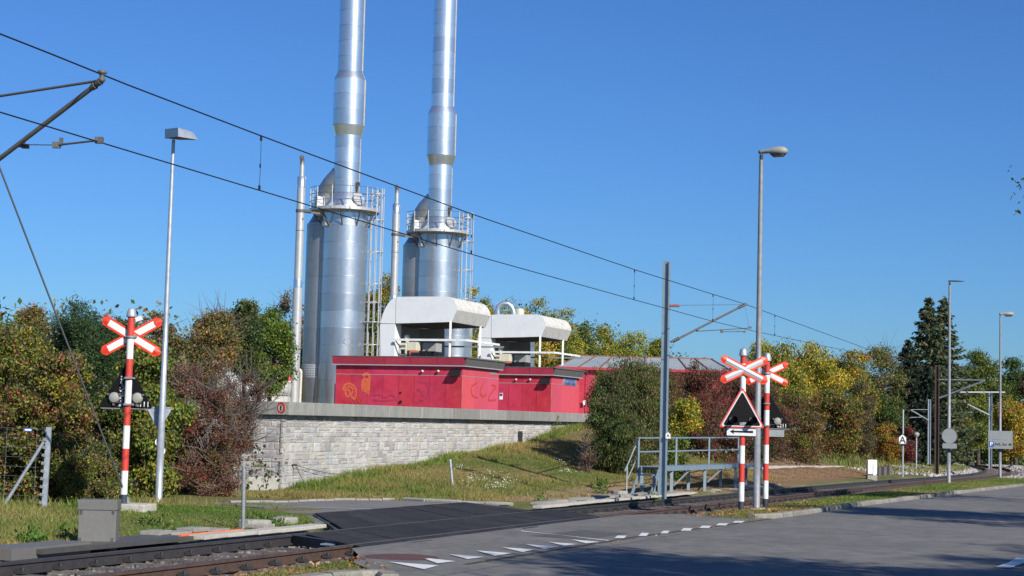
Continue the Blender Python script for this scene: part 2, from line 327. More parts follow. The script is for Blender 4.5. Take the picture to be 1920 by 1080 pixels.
grid('ground', sv, tv, gz, gcol, 'ground_soil')
# the paved yard behind the stone wall
yard = MB(); yard.sbox(39.2, 120, 21.25, 60, -3, 1.62); yard.build('yard', 'concrete', kind='structure')

# ------------------------------------------------------------------ roads (sheets 4 mm apart, above the ground)
def strip(name, polys, matn, h, kind='structure', parent=None, thick=0, step=None):
    m = MB()
    for poly in polys:
        pts = [P(s, t, h) for s, t in poly]
        if thick: m.prism([p-Z*thick for p in pts], Z*thick)
        else: m.quad(*pts)
    return m.build(name, matn, parent, kind=kind) if not parent else m.build(name, matn, parent)
def ribbon(name, sv, lo, hi, matn, h, n=12, kind='structure'):
    vs = []; fs = []
    for s in sv:
        a, b = lo(s), hi(s)
        for j in range(n+1): vs.append(tuple(P(s, a+(b-a)*j/n, h)))
    for i in range(len(sv)-1):
        for j in range(n): q = i*(n+1)+j; fs.append((q, q+n+1, q+n+2, q+1))
    me = bpy.data.meshes.new(name); me.from_pydata(vs, [], fs); me.materials.append(MT[matn]); o = link(name, me); o['kind'] = kind; return o
ribbon('road', list(np.arange(-60, 20, 4))+list(np.arange(20, 120, 1.5))+list(np.arange(120, 420, 20)), lambda s: -3.2-max(0, s-40)*.03, lambda s: float(kb(s)), 'asphalt', .002)
strip('side_road', [[(16.6, 7.3), (17.3, 8.1), (18.4, 8.9), (19.4, 9.3), (20.5, 9.95), (33.2, 9.95), (34.6, 9.3), (35.2, 8.4), (34.3, 7.0), (26, 7.3)]], 'asphalt_pale', .006)
pathpoly = [st(G(u, v)) for u, v in [(300, 949), (430, 947), (500, 953), (548, 963), (578, 970)]]+[(25.2, 12.9), (33, 12.6), (35.0, 13.4)]+[st(G(u, v)) for u, v in [(960, 947), (850, 943.5), (760, 939), (735, 938.5), (640, 938), (540, 942), (430, 943), (300, 943)]]
strip('path', [pathpoly[:6]+pathpoly[10:], pathpoly[5:11]], 'asphalt_path', .003)
strip('road_seam', [[(19, 7.64), (26, 7.56), (34.2, 7.1), (34.2, 7.2), (26, 7.66), (19, 7.72)]], mat('seam', (.06, .055, .05), .95, var=.3, scale=12), .010)
# painted give-way teeth, dashes and the thin line
TEETH = [((728, 1053), (822, 1060), (795, 1067)), ((790, 1045), (854, 1052), (820, 1056)), ((842, 1039), (908, 1044), (877, 1048)), ((893, 1032), (960, 1037), (928, 1042)), ((941, 1026), (1003, 1030), (980, 1035)), ((984, 1020), (1048, 1025), (1021, 1029)), ((1028, 1016), (1085, 1020), (1058, 1023)), ((1070, 1011), (1124, 1016), (1098, 1018.5))]
for i, (a, b, c) in enumerate(TEETH):
    pts = [G(*q, h=.016) for q in (a, b, c)]; pts = [q for q in pts]
    m = MB(); m.quad(pts[0], pts[2], pts[1]); k = sum(pts, Vector())/3
    m.alone('give_way_tooth', 'paint_white', k, ['white give-way triangle nearest the kerb at lower left, beside the rusty manhole', 'white give-way triangle, second from the manhole', 'white give-way triangle, third from the manhole', 'white give-way triangle, fourth from the manhole', 'white give-way triangle, fifth from the manhole', 'white give-way triangle, sixth from the manhole', 'small white give-way triangle, seventh from the manhole', 'small white give-way triangle next to the square dashes'][i], 'road marking', 'give-way triangles painted across the side road')
DASH = [((1152, 1004), (1175, 1009)), ((1197, 999), (1217, 1005)), ((1238, 995), (1256, 1000)), ((1276, 990), (1299, 995)), ((1311, 985.5), (1334, 990)), ((1342, 981), (1366, 985)), ((1373, 976.5), (1396, 980))]
for i, ((a, b), (c, d)) in enumerate(DASH):
    p = G(a, (b+d)/2, .016); q = G(c, (b+d)/2, .016); mid = (p+q)/2; L = (q-p).length
    e = (q-p).normalized(); dd = (D-e*D.dot(e)); dd = N*-1
    x0, x1 = G(a+6, b, .016), G(c, b+.3, .016); y0, y1 = G(a, d, .016), G(c-5, d, .016)
    m = MB(); m.quad(y0, y1, x1, x0)
    m.alone('road_dash', 'paint_white', mid, 'white square dash %s' % ['next to the last give-way triangle', 'second after the give-way triangles', 'third after the give-way triangles', 'fourth after the give-way triangles, middle of the row', 'third before the kerb corner', 'second before the kerb corner', 'nearest the kerb corner and the front warning signal'][i], 'road marking', 'square dashes painted across the side road')
m = MB(); m.quad(G(978, 996, .014), G(1140, 1012.5, .014), G(1142, 1014, .014), G(976, 994.7, .014)); m.alone('road_line', 'paint_white', G(1060, 1004), 'thin white line painted slanting across the side road in front of the rails', 'road marking')
m = MB(); m.quad(G(760, 956, .01), G(560, 950, .01), G(560, 950.7, .01), G(760, 956.7, .01)); m.alone('road_line', 'concrete_pale', G(660, 953), 'faint white line on the pale asphalt path beyond the crossing', 'road marking')
for (a, b), lb in zip([((1880, 1064), (1905, 1055)), ((1905, 1055.5), (1919, 1046))], ['white dash of the road centre line, nearer one', 'white dash of the road centre line, farther one']):
    p, q = G(*a, h=.016), G(*b, h=.016); e = (q-p).normalized(); x = Vector((e.y, -e.x, 0)); m = MB(); m.quad(p-x*.1, p+x*.1, q+x*.1, q-x*.1); m.alone('centre_line_dash', 'paint_white', p, lb+' at the bottom right corner', 'road marking')
c0 = G(753, 1044, .012); m = MB(); m.lathe(c0, [(.0, .006), (.36, .006), (.40, .004), (.47, .0)], 32); m.alone('manhole_cover', 'manhole', c0, 'round rust-brown manhole cover in the side road', 'manhole cover')
c0 = G(1590, 961.5, .006); m = MB(); m.lathe(c0, [(.0, .006), (.34, .006), (.4, .0)], 24); m.alone('manhole_cover', 'black_plate', c0, 'flat dark drain cover in the road beside the kerb', 'manhole cover')
r = random.Random(12)
for k, (u0, v0, u1, v1) in enumerate(((1180, 1035, 1480, 1012), (1500, 1000, 1760, 1004), (1050, 985, 1180, 990), (900, 1020, 960, 1002))):
    a, b = G(u0, v0, .011), G(u1, v1, .011); n_ = 26; m = MB(); pts = []
    for i in range(n_+1): f = i/n_; pts.append(a.lerp(b, f)+Vector((r.uniform(-.05, .05), r.uniform(-.07, .07)+.25*sin(f*5+k), 0)))
    vs = []
    for i, q in enumerate(pts): w_ = .010*r.uniform(.4, 1.3); vs += [q+Vector((0, -w_, 0)), q+Vector((0, w_, 0))]
    m.add(vs, [(2*i, 2*i+2, 2*i+3, 2*i+1) for i in range(n_)]); m.build('road_crack', 'seam', kind='structure')
strip('road_patch', [[(24.6, 8.05), (26.9, 8.0), (27.2, 8.9), (25.0, 9.0)]], mat('asphalt_patch', (.115, .112, .105), .9, var=.2, scale=2, bump=.5, bscale=60), .010)
# kerbs: single stones
def kerb_row(label, pts, L, hh, ww, name='kerb', jitter=.01, matn='kerb'):
    th_ = thing(name, label, 'kerb', P(*pts[0]))
    seg = []; 
    for a, b in zip(pts[:-1], pts[1:]):
        d = sqrt((b[0]-a[0])**2+(b[1]-a[1])**2); n = max(1, round(d/L))
        for i in range(n): seg.append(((a[0]+(b[0]-a[0])*i/n, a[1]+(b[1]-a[1])*i/n), (a[0]+(b[0]-a[0])*(i+1)/n, a[1]+(b[1]-a[1])*(i+1)/n)))
    for a, b in seg:
        p, q = P(*a), P(*b); e = (q-p).normalized(); x = Vector((e.y, -e.x, 0)); g = .012; p += e*g; q -= e*g
        h = hh+random.uniform(-jitter, jitter); o_ = random.uniform(-jitter, jitter)
        m = MB(); pr = [x*(-ww/2+o_)-Z*.1, x*(ww/2+o_)-Z*.1, x*(ww/2+o_)+Z*(h-.03), x*(ww/2+o_-.03)+Z*h, x*(-ww/2+o_)+Z*h]
        m.prism([p+k for k in pr], q-p); m.build('kerb_stone', matn, th_)
    return th_
kp = [(35.0, 9.0), (34.4, 8.2), (34.0, 7.5), (35.2, 7.17)]+[(s, float(kb(s))) for s in (37, 40, 43, 47, 51.5, 55, 59, 66, 73, 82, 92, 105)]
kerb_row('long pale kerb of the grass verge between the road and the railway', kp[2:], .95, .10, .17)
kerb_row('short pale kerb round the grass corner at the bottom edge left of the manhole', [(9, 8.2), (15, 8.16), (16.1, 8.1), (16.55, 7.95), (16.7, 7.7), (16.3, 7.45)], .7, .08, .2)
kerb_row('low broken kerb where the path meets the grassy bank', [st(G(758, 937)), st(G(800, 940)), st(G(860, 943)), st(G(962, 947))], .8, .07, .16, jitter=.02, matn='concrete')
kerb_row('thin row of sett stones along the upper edge of the path', [st(G(430, 942)), st(G(540, 941)), st(G(640, 937)), st(G(740, 937))], .35, .03, .10, jitter=.01, matn='concrete')

# ------------------------------------------------------------------ the railway
rt = thing('railway_track', None, None, P(11, 11), kind='structure'); GA = .83
SV = list(np.arange(-30, 60, 2.0))+list(np.arange(60, 160, 1.5))
def tdir(s): e = .5; a = P(s+e, float(tc(s+e))); b = P(s-e, float(tc(s-e))); d = a-b; d.z = 0; return d.normalized()
for sg, mn in ((1, 'rail_steel_dark'), (-1, 'rail_steel')):
    prof = [(-.07, -.15), (.07, -.15), (.07, -.135), (.012, -.12), (.012, -.045), (.035, -.035), (.035, 0), (-.035, 0), (-.035, -.035), (-.012, -.045), (-.012, -.12), (-.07, -.135)]
    m = MB(); n = len(prof); vs = []
    for s in SV:
        d = tdir(s); x = Vector((-d.y, d.x, 0)); c = P(s, float(tc(s)))+x*GA*sg
        vs += [c+x*a+Z*b for a, b in prof]
    for i in range(len(SV)-1):
        for j in range(n): m.mi = 1 if j in (6,) else 0; m.f.append([i*n+j, i*n+(j+1) % n, (i+1)*n+(j+1) % n, (i+1)*n+j]); m.m.append(m.mi); m.sm.append(False)
    m.v = vs; m.build('rail', [mn, 'rail_top'], rt)
# sleepers, each with its rail fastenings
ms = MB(); w_ = .13; ms.prism([Vector((-1.25, -w_, -.12)), Vector((1.25, -w_, -.12)), Vector((1.25, -w_*.8, 0)), Vector((-1.25, -w_*.8, 0))], (0, 2*w_, 0)); 
ms = MB(); ms.add([(-1.3, -.13, -.16), (1.3, -.13, -.16), (1.3, .13, -.16), (-1.3, .13, -.16), (-1.28, -.1, 0), (1.28, -.1, 0), (1.28, .1, 0), (-1.28, .1, 0)], [(0, 3, 2, 1), (4, 5, 6, 7), (0, 1, 5, 4), (1, 2, 6, 5), (2, 3, 7, 6), (3, 0, 4, 7)])
sl_me = ms.mesh('sleeper', 'sleeper')
mc = MB()
for sgn in (-1, 1):
    mc.box((sgn*.11, 0, .03), (.10, .12, .035)); mc.tube((sgn*.12, 0, .04), (sgn*.12, 0, .085), .022, n=6); mc.box((sgn*.075, 0, .05), (.06, .05, .03))
cl_me = mc.mesh('rail_clip', 'dark_steel')
s = -2.0; k = 0
while s < 150:
    hide = 22.2 < s < 33.2
    if not hide:
        d = tdir(s); o = link('sleeper', sl_me, rt); c = P(s, float(tc(s)), -.145+random.uniform(-.006, .006)); o.location = c-WL[rt]; o.rotation_euler = (0, 0, atan2(-d.x, d.y)+random.uniform(-.015, .015))
        if s < 62:
            for sg in (-1, 1): q = link('rail_clip', cl_me, o); q.location = (sg*GA, 0, .0)
    s += .72 if s < 95 else 1.05
# ballast stones as one heap
def stones(name, n, sf, tf, hf, size, colf, parent=None, seed=1, kind='stuff', m='stone_col'):
    r = np.random.default_rng(seed); s_ = sf(r, n); t_ = tf(r, n, s_)
    base_ = np.array([[1, 0, -.5], [-.5, .87, -.5], [-.5, -.87, -.5], [.4, .6, .6], [-.75, -.05, .55], [.45, -.7, .5]])
    tri = np.array([[0, 1, 3], [1, 2, 4], [2, 0, 5], [3, 1, 4], [4, 2, 5], [5, 0, 3], [3, 4, 5]])
    sc_ = r.uniform(*size, n)[:, None, None]*r.uniform(.6, 1.3, (n, 1, 3)); a = r.uniform(0, 6.28, n); ca, sa = np.cos(a), np.sin(a)
    B = base_[None]*sc_+r.normal(0, .12, (n, 6, 3))*sc_; Rt = np.zeros((n, 3, 3)); Rt[:, 0, 0] = ca; Rt[:, 0, 1] = -sa; Rt[:, 1, 0] = sa; Rt[:, 1, 1] = ca; Rt[:, 2, 2] = 1
    B = np.einsum('nij,nkj->nki', Rt, B); c = np.stack([s_*SX-t_*SY, s_*SY+t_*SX, hf(r, s_, t_)], -1); V = (B+c[:, None]).reshape(-1, 3)
    Ft = (tri[None]+(np.arange(n)*6)[:, None, None]).reshape(-1, 3); col = np.repeat(colf(r, n, s_, t_), 6, 0)
    if parent: V = V-np.array(loc_of(parent))
    o = link(name, fmesh(name, V, Ft, col, (m,)), parent); o['kind'] = kind; return o
def bal_s(r, n):
    u = r.uniform(0, 1, n); return np.where(u < .45, r.uniform(10, 24, n), np.where(u < .8, r.uniform(32, 60, n), r.uniform(60, 155, n)))
def bal_t(r, n, s): return tc(s)+r.uniform(-1.55, 1.75, n)
def bal_h(r, s, t): return -GR*np.minimum(s, 170)-.195+.02*r.uniform(-1, 1, len(s))+np.where(np.abs(t-tc(s)) > 1.3, .0, 0)
stones('ballast', 17000, bal_s, bal_t, bal_h, (.022, .05), lambda r, n, s, t: (np.array((.15, .142, .135))*r.uniform(.45, 1.5, (n, 1)))*np.where(r.uniform(size=(n, 1)) < .05, 1.7, 1), rt)
stones('gravel', 6000, lambda r, n: r.uniform(92, 155, n), lambda r, n, s: tc(s)+np.where(r.uniform(size=n) < .6, r.uniform(1.4, 6, n), r.uniform(-4, -1.4, n)), lambda r, s, t: gz(s, t)+.02, (.05, .12), lambda r, n, s, t: np.array((.34, .32, .30))*r.uniform(.6, 1.4, (n, 1)))
# rubber crossing deck
deck = thing('crossing_deck', 'black rubber panel deck carrying the side road over the rails', 'crossing deck', P(27, 11))
def deck_strip(t0, t1, a0, a1, b0, b1, n, h0=.004, h1=.004):
    for i in range(n):
        f0, f1 = i/n, (i+1)/n; g = .006
        p = [P(a0+(b0-a0)*f0+g, t0, h0), P(a0+(b0-a0)*f1-g, t0, h0), P(a1+(b1-a1)*f1-g, t1, h1), P(a1+(b1-a1)*f0+g, t1, h1)]
        dz = random.uniform(-.003, .003); m = MB(); m.prism([q-Z*.16 for q in p], Z*(.16+dz)); m.build('rubber_panel', 'rubber', deck)
TCc = 11.13
deck_strip(TCc+GA+.045, 14.15, 24.4, 27.6, 33.3, 34.8, 13, .006, .05)
deck_strip(TCc-GA+.07, TCc+GA-.09, 21.3, 22.9, 32.6, 34.2, 15, -.004, -.004)
deck_strip(9.78, TCc-GA-.045, 20.6, 21.2, 31.3, 32.3, 14, .004, .0)
m = MB()
for a in ((24.4, 12.1, 27.6, 14.15),):
    p, q = P(a[0]-.03, a[1]), P(a[2]-.03, a[3]); m.bar(p-Z*.02, q+Z*.015, .05, .03); m.bar(p-Z*.14, q-Z*.11, .10, .03); 
    for k in range(9): r_ = p.lerp(q, (k+.5)/9); m.bar(r_-Z*.13, r_-Z*.02, .03, .04)
m.build('end_frame', 'dark_steel', deck)
m = MB(); p = P(22.0, 10.62, -.06); m.frame(p, D, N, Z).box((0, .2, 0), (.42, .5, .02)); m.build('ramp_plate', 'blue_steel', deck)
m = MB(); m.bar(P(21.6, 10.45, -.08), P(22.6, 11.9, -.08), .1, .14); m.bar(P(20.6, 9.7, -.06), P(21.3, 10.2, -.06), .08, .12); m.build('end_beam', 'dark_steel', deck)
# ------------------------------------------------------------------ stone wall with coping
wall = thing('stone_wall', 'long grey rubble-stone retaining wall with concrete coping under the red cabins', 'wall', A(38.7, 20.8, -.4))
T0 = 20.8
m = MB(); m.sbox(38.9, 72, T0+.06, T0+.55, -1.5, 1.60); m.sbox(38.76, 39.2, T0+.1, 27.6, -1.5, 1.60); m.build('wall_core', 'mortar', wall)
def stone_geo(r, w, h, dep):
    # a dressed stone: rough front with 4 outer + 4 raised inner points
    j = lambda a=.008: r.uniform(-a, a)
    o_ = [(-w/2+j(), -h/2+j(), 0), (w/2+j(), -h/2+j(), 0), (w/2+j(), h/2+j(), 0), (-w/2+j(), h/2+j(), 0)]
    k = min(w, h)*.16
    i_ = [(-w/2+k+j(), -h/2+k+j(), dep+j(.007)), (w/2-k+j(), -h/2+k+j(), dep+j(.007)), (w/2-k+j(), h/2-k+j(), dep+j(.007)), (-w/2+k+j(), h/2-k+j(), dep+j(.007))]
    bk = [(a, b, -.06) for a, b, c in o_]
    return bk+o_+i_, [(0, 1, 5, 4), (1, 2, 6, 5), (2, 3, 7, 6), (3, 0, 4, 7), (4, 5, 9, 8), (5, 6, 10, 9), (6, 7, 11, 10), (7, 4, 8, 11), (8, 9, 10, 11)]
SCOL = [(.43, .415, .385), (.40, .385, .36), (.46, .44, .405), (.37, .36, .35), (.42, .385, .34), (.39, .395, .395), (.48, .465, .44), (.31, .30, .29), (.41, .375, .35)]
stone_list = []
def fill_wall(a0, a1, z1, zlow, face):        # irregular courses; some courses are split in two halves
    r = random.Random(4); z = z1
    while z > -.75:
        H = r.choice((.11, .15, .20, .25)); a = a0+r.uniform(-.2, 0)
        while a < a1:
            w_ = r.uniform(.12, .46); w_ = min(w_, a1-a+.001) if a+w_ > a1-.12 else w_
            aa = max(a, a0); ww = a+w_-aa
            if ww > .05:
                if z > zlow(aa+ww/2)-.05:
                    if H > .14 and r.random() < .5: hs_ = [H*.55, H*.45] if r.random() < .5 else [H*.4, H*.6]
                    else: hs_ = [H]
                    zz = z
                    for hh in hs_: stone_list.append((aa+ww/2, zz-hh/2, ww-.007, hh-.007, face, r.random())); zz -= hh
            a += w_
        z -= H
fill_wall(38.72, 71.5, 1.56, lambda s: float(gz(s, T0)), 'f')
nfront = len(stone_list)
fill_wall(T0+.02, 27.4, 1.56, lambda t: -.5, 'l')
stone_list.sort(key=lambda q: (q[0] if q[4] == 'f' else 38.7+(q[0]-T0)*1.6)-q[2]*q[3]*22)
rr = random.Random(9); rest = MB(); stm = []
attr_cols = []
def place_stone(q):
    a, z, w_, h_, f, rv = q; vs, fs = stone_geo(rr, w_, h_, rr.uniform(.004, .018))
    if f == 'f': o_, r_, n_ = A(a, T0+.06, z), D, -N
    else: o_, r_, n_ = A(38.76, a, z), -N, -D
    return [o_+r_*x+Z*y+n_*c for x, y, c in vs], fs
def scol(q):
    c = np.array(SCOL[int(q[5]*len(SCOL)*.9999)]); c = c*(.85+.3*((q[5]*37.7) % 1)); s_ = q[0]
    return np.clip(c*1.02, 0, 1)
SM = {}
for i_, c in enumerate(SCOL):
    mt = mat('stone_%s' % i_, c, .92, var=.14, scale=4, bump=.6, bscale=16, col2=tuple(x*.76 for x in c), mix=.40, contrast=1.1); objvar(mt, .07, .006); mt.name = 'wall_stone'
    SM[i_] = mt
restm = [MB() for _ in SCOL]
for k, q in enumerate(stone_list):
    ci = int(q[5]*len(SCOL)*.9999); vs, fs = place_stone(q)
    if k < 300: m = MB(); m.add(vs, fs); m.build('stone', SM[ci], wall)
    else: rest.mi = ci; rest.add(vs, fs)
rest.build('stones', [SM[i] for i in range(len(SCOL))], wall, kind='stuff')
s = 38.62; k = 0
while s < 71:
    e = 40.0 if k == 0 else s+2.4
    m = MB(); m.sbox(s+.012, e-.012, T0-.14, T0+.5, 1.575, 1.915); m.build('coping_slab', 'coping', wall, bevel=.012); s = e; k += 1
t = T0+.5
while t < 27:
    m = MB(); m.sbox(38.62, 39.24, t+.012, t+2.2, 1.575, 1.915); m.build('coping_slab', 'coping', wall, bevel=.012); t += 2.21
m = MB(); j0 = 40.0
while j0 < 71: m.sbox(j0-.014, j0+.014, T0-.132, T0+.4, 1.58, 1.908); j0 += 2.4
m.build('coping_joint', 'concrete_pale', wall)
# a dark slot (drain) and the loose wire on the wall
m = MB(); c_ = PT(974, 828, T0); m.box(c_+Z*.12-N*.03, (.12, .12, .5), (D, N, Z)); m.alone('drain_pipe', 'dark_steel', c_, 'short black drain pipe standing against the stone wall at the top of the bank', 'pipe')
w0 = PT(554, 872, T0-.05); w1 = PT(573, 911, T0-.5); w2 = PT(660, 892, T0-.1)
m = MB(); m.path([w0, w0.lerp(w1, .5)-Z*.01, w1], .008, 5); m.path([w0]+[w0.lerp(w2, f)-Z*.05*sin(pi*f) for f in (.25, .5, .75)]+[w2], .008, 5); m.tube(w0-N*.03, w0+N*.1, .025); m.alone('loose_wire', 'dark_steel', w0, 'thin dark wire hanging from a hook low on the stone wall near its corner', 'wire')
# round no-pedestrians sign at the corner of the coping
c_ = PT(527, 764.5, T0-.35); nn = (-N*.25-D*.97).normalized(); nn = (Vector((-c_.x, -c_.y, 0)).normalized()); ang = radians(-47); nn = Vector((nn.x*cos(ang)-nn.y*sin(ang), nn.x*sin(ang)+nn.y*cos(ang), 0)); rr_ = Vector((-nn.y, nn.x, 0))
sg_ = thing('no_pedestrians_sign', 'small round white sign with red rim and walking figure on the wall corner', 'sign', c_)
m = MB(); m.lathe(c_-nn*.01, [(0, 0), (.13, 0), (.13, .014), (0, .014)], 28, False, nn); m.build('plate', 'sign_white', sg_)
m = MB(); m.lathe(c_-nn*.01, [(.098, .012), (.098, .020), (.145, .020), (.145, -.004)], 28, False, nn); m.build('rim', 'orange_red', sg_)
m = MB(); m.frame(c_+nn*.012, rr_, Z, nn); m.lathe((0, .052, 0), [(0, 0), (.013, 0), (.013, .004), (0, .004)], 10, False, Vector((0, 0, 1))); 
m = MB(); m.frame(c_+nn*.008, rr_, Z, nn); m.box((0, .055, 0), (.024, .026, .006)); m.box((0, .015, 0), (.026, .06, .006)); m.bar((0, -.01, 0), (.022, -.07, 0), .013, .006, Vector((0, 0, 1))); m.bar((0, -.01, 0), (-.022, -.07, 0), .013, .006, Vector((0, 0, 1))); m.bar((0, .035, 0), (.03, 0, 0), .011, .006, Vector((0, 0, 1))); m.bar((0, .035, 0), (-.03, 0, 0), .011, .006, Vector((0, 0, 1))); m.build('walking_figure', 'black_paint', sg_)
c_ = ter(478, 917); p0 = A(37.3, 21.6, float(gz(37, 21)))
m = MB(); m.sbox(36.9, 38.4, 20.75, 22.3, -.6, .02); m.alone('concrete_chamber', 'concrete_pale', p0, 'low concrete block with a grey lid at the foot of the stone wall corner', 'concrete block', bevel=.02)
m = MB(); m.sbox(36.95, 38.35, 20.8, 22.25, .024, .05); m.alone('chamber_lid', 'galvanised', p0+Z*.4, 'flat grey metal lid lying on the concrete block by the wall corner', 'lid')

# ------------------------------------------------------------------ level crossing signals
def cross_mark(parent, c, rx, up, n, L, wd, ang1, ang2, front, notch=None):
    # two folded boards crossing; front shows the ridged white face, back the flat one
    for k, (a) in enumerate((ang1, ang2)):
        e = rx*cos(a)+up*sin(a); f = n.cross(e).normalized()
        q = c+n*(.012*k)
        m = MB(); m.frame(q, e, f, n); h = wd/2; tip = .05
        pl = [(-L/2-tip*.2, -h*.25, 0), (-L/2+tip, -h, 0), (L/2-tip, -h, 0), (L/2+tip*.2, -h*.25, 0), (L/2+tip*.2, h*.25, 0), (L/2-tip, h, 0), (-L/2+tip, h, 0), (-L/2-tip*.2, h*.25, 0)]
        m.prism([(x, y, -.008) for x, y, z in pl], (0, 0, .016))
        for sx in (-1, 1):                       # red folded tips
            x1, x0 = sx*(L/2-.115), sx*(L/2); m.add([(x1, -h*.98, .009), (x1, h*.98, .009), (x1, 0, .035), (x0, -h*.3, .009), (x0, h*.3, .009)], [(0, 1, 2), (0, 2, 3), (1, 4, 2), (2, 4, 3)] if front else [(0, 1, 2), (0, 2, 3), (1, 4, 2), (2, 4, 3)])
        m.build('cross_board', 'orange_red', parent)
        m = MB(); m.frame(q, e, f, n); x = L/2-.12; y = h*.60
        m.add([(-x, -y, .0095), (x, -y, .0095), (x, y, .0095), (-x, y, .0095), (-x, 0, .048 if front else .014), (x, 0, .048 if front else .014)], [(0, 1, 5, 4), (4, 5, 2, 3), (0, 4, 3), (1, 2, 5)])
        m.build('white_stripe', 'white_reflect' if front else 'white_paint', parent)
def round_poly(pts, r, k=4):
    out = []; n = len(pts)
    for i in range(n):
        p, a, b = Vector(pts[i]), Vector(pts[i-1]), Vector(pts[(i+1) % n]); da = (a-p).normalized(); db = (b-p).normalized(); q0 = p+da*r; q1 = p+db*r
        for j in range(k+1): f = j/k; out.append(q0*(1-f)**2+p*2*f*(1-f)+q1*f*f)
    return out
def signal(u0, v0, u1, v1, Y, bands, rad, label, cross_c, cross_L, wd, a1, a2, tri, front, code, yaw=0, foot=0, cross_side=None):
    cols = {'r': 'red_paint', 'w': 'white_paint', 'n': 'base_navy'}
    b = at(u0, v0, Y); tp = at(u1, v1, Y); xm = (b.x+tp.x)/2; b = Vector((xm, Y, b.z))
    o = thing('crossing_signal', label, 'crossing signal', b, 'level crossing warning signals')
    zz = lambda v: at(u0+(u1-u0)*(v-v0)/(v1-v0), v, Y).z
    vtop = bands[0][1]
    for c_, va, vb in bands: m = MB(); m.tube(Vector((xm, Y, zz(vb))), Vector((xm, Y, zz(va))), rad, n=20); m.build('pole_band', cols[c_], o)
    m = MB(); z1 = zz(vtop); z0 = zz(v1); m.lathe(Vector((xm, Y, 0)), [(rad*1.45, z1), (rad*1.5, z1+.02), (rad*1.3, (z0+z1)/2), (rad*1.08, z0-.035), (rad*.6, z0-.006), (0, z0)], 20); m.build('pole_cap', 'galvanised', o)
    if foot: m = MB(); m.tube(Vector((xm, Y, b.z-.3)), Vector((xm, Y, b.z+.01)), rad*1.02, n=16); m.build('foot', 'base_navy', o)
    n = Vector((sin(yaw), -cos(yaw), 0)); rx = Vector((cos(yaw), sin(yaw), 0))     # n points to the camera
    side = 1 if front else -1
    cc = at(*cross_c, Y); cc = Vector((cc.x, Y, cc.z)); cc = Vector((xm, Y, cc.z)) if abs(cc.x-xm) < .12 else cc
    cross_mark(o, cc+n*side*(rad+.02), rx, Z, n, cross_L, wd, a1, a2, front)
    m = MB(); m.lathe(Vector((xm, Y, cc.z-.02)), [(rad+.008, -.02), (rad+.014, -.02), (rad+.014, .02), (rad+.008, .02)], 20); m.box(Vector((xm, Y, cc.z))+n*side*rad*.6, (.2, .05, .04)); m.build('clamp', 'galvanised_dull', o)
    # triangular backboard
    P3 = [at(u, v, Y) for u, v in tri]; tc_ = sum(P3, Vector())/3; zt = max(p.z for p in P3); zb = (P3[0].z+P3[2].z)/2; hw = (P3[2].x-P3[0].x)/2; cx = (P3[2].x+P3[0].x)/2
    plane = Vector((cx, Y, 0))+n*side*(rad+.06)
    fr = (plane, rx, Z, n)
    outer = [(-hw*1.08, zb, 0), (hw*1.08, zb, 0), (0, zt+.06, 0)]
    m = MB(); m.frame(*fr); m.prism([p for p in round_poly(outer, .08)], (0, 0, .02)); 
    bb = m.build('backboard', 'black_paint' if not front else 'red_paint', o)
    if front:
        cen = Vector((0, zb+(zt-zb)/3, 0))
        for nm, k_, d_, mt in (('white_border', .905, .024, 'white_reflect'), ('black_field', .825, .028, 'black_paint')):
            m = MB(); m.frame(*fr); m.prism([cen+(Vector(p)-cen)*k_ for p in round_poly(outer, .08)], (0, 0, d_)); m.build(nm, mt, bb)
    else:
        m = MB(); m.frame(*fr); m.bar((-hw*.98, zb+.0, .025), (hw*.98, zb+.0, .025), .012, .012); m.build('edge_strip', 'grey_plate', bb)
        m = MB(); m.frame(*fr); m.bar((-hw*.62, zb+.10, .04), (hw*.62, zb+.10, .04), .02, .02); m.build('conduit', 'dark_steel', bb)
    for sx in (-1, 1):
        lc = plane+rx*(hw*.455*sx)+Z*(zb+.18)
        if front:
            m = MB(); m.lathe(lc, [(.07, .03), (.085, .03), (.085, .05), (.078, .05)], 24, True, n); m.lathe(lc+n*.04, [(.08, 0), (.082, .20)], 20, True, n, a0=radians(-30), a1=radians(210)); h_ = m.build('lamp_hood', 'black_paint', o)
            m = MB(); m.lathe(lc, [(0, .036), (.07, .032)], 20, True, n); m.build('lamp_lens', 'dark_steel', h_)
            # a hood that opens downward
            h_.data.transform(Matrix.Identity(4))
        else:
            m = MB(); m.lathe(lc, [(.090, .02), (.094, .05), (.083, .055), (.083, .07), (.072, .078), (0, .080)], 24, True, n); h_ = m.build('lamp_housing', 'lamp_grey', o)
            m = MB(); 
            for a in (30, 150, 270): m.box(lc+n*.06+(rx*cos(radians(a))+Z*sin(radians(a)))*.115, (.035, .035, .035))
            m.build('latch', 'grey_tube', h_)
    for vz in (zt-.30*(zt-zb), zb+.07):
        m = MB(); m.lathe(Vector((xm, Y, vz)), [(rad+.006, -.018), (rad+.014, -.018), (rad+.014, .018), (rad+.006, .018)], 20); m.box(Vector((xm, Y, vz))+n*side*(rad+.03), (.18, .05, .03)); m.box(Vector((xm, Y, vz))-n*side*(rad+.02), (.10, .03, .03)); m.build('clamp', 'galvanised_dull', o)
    if code: lettering(code, .125, plane+rx*(hw*.66)+Z*(zb+.075)+n*.022, rx, Z, n, 'white_paint', o)
    return o, plane, rx, n, zb, zt, hw, xm
LB = [('r', 594, 630), ('w', 630, 673), ('r', 673, 713), ('w', 713, 760), ('r', 760, 798), ('w', 798, 841), ('r', 841, 882.6), ('w', 882.6, 927), ('n', 927, 944)]
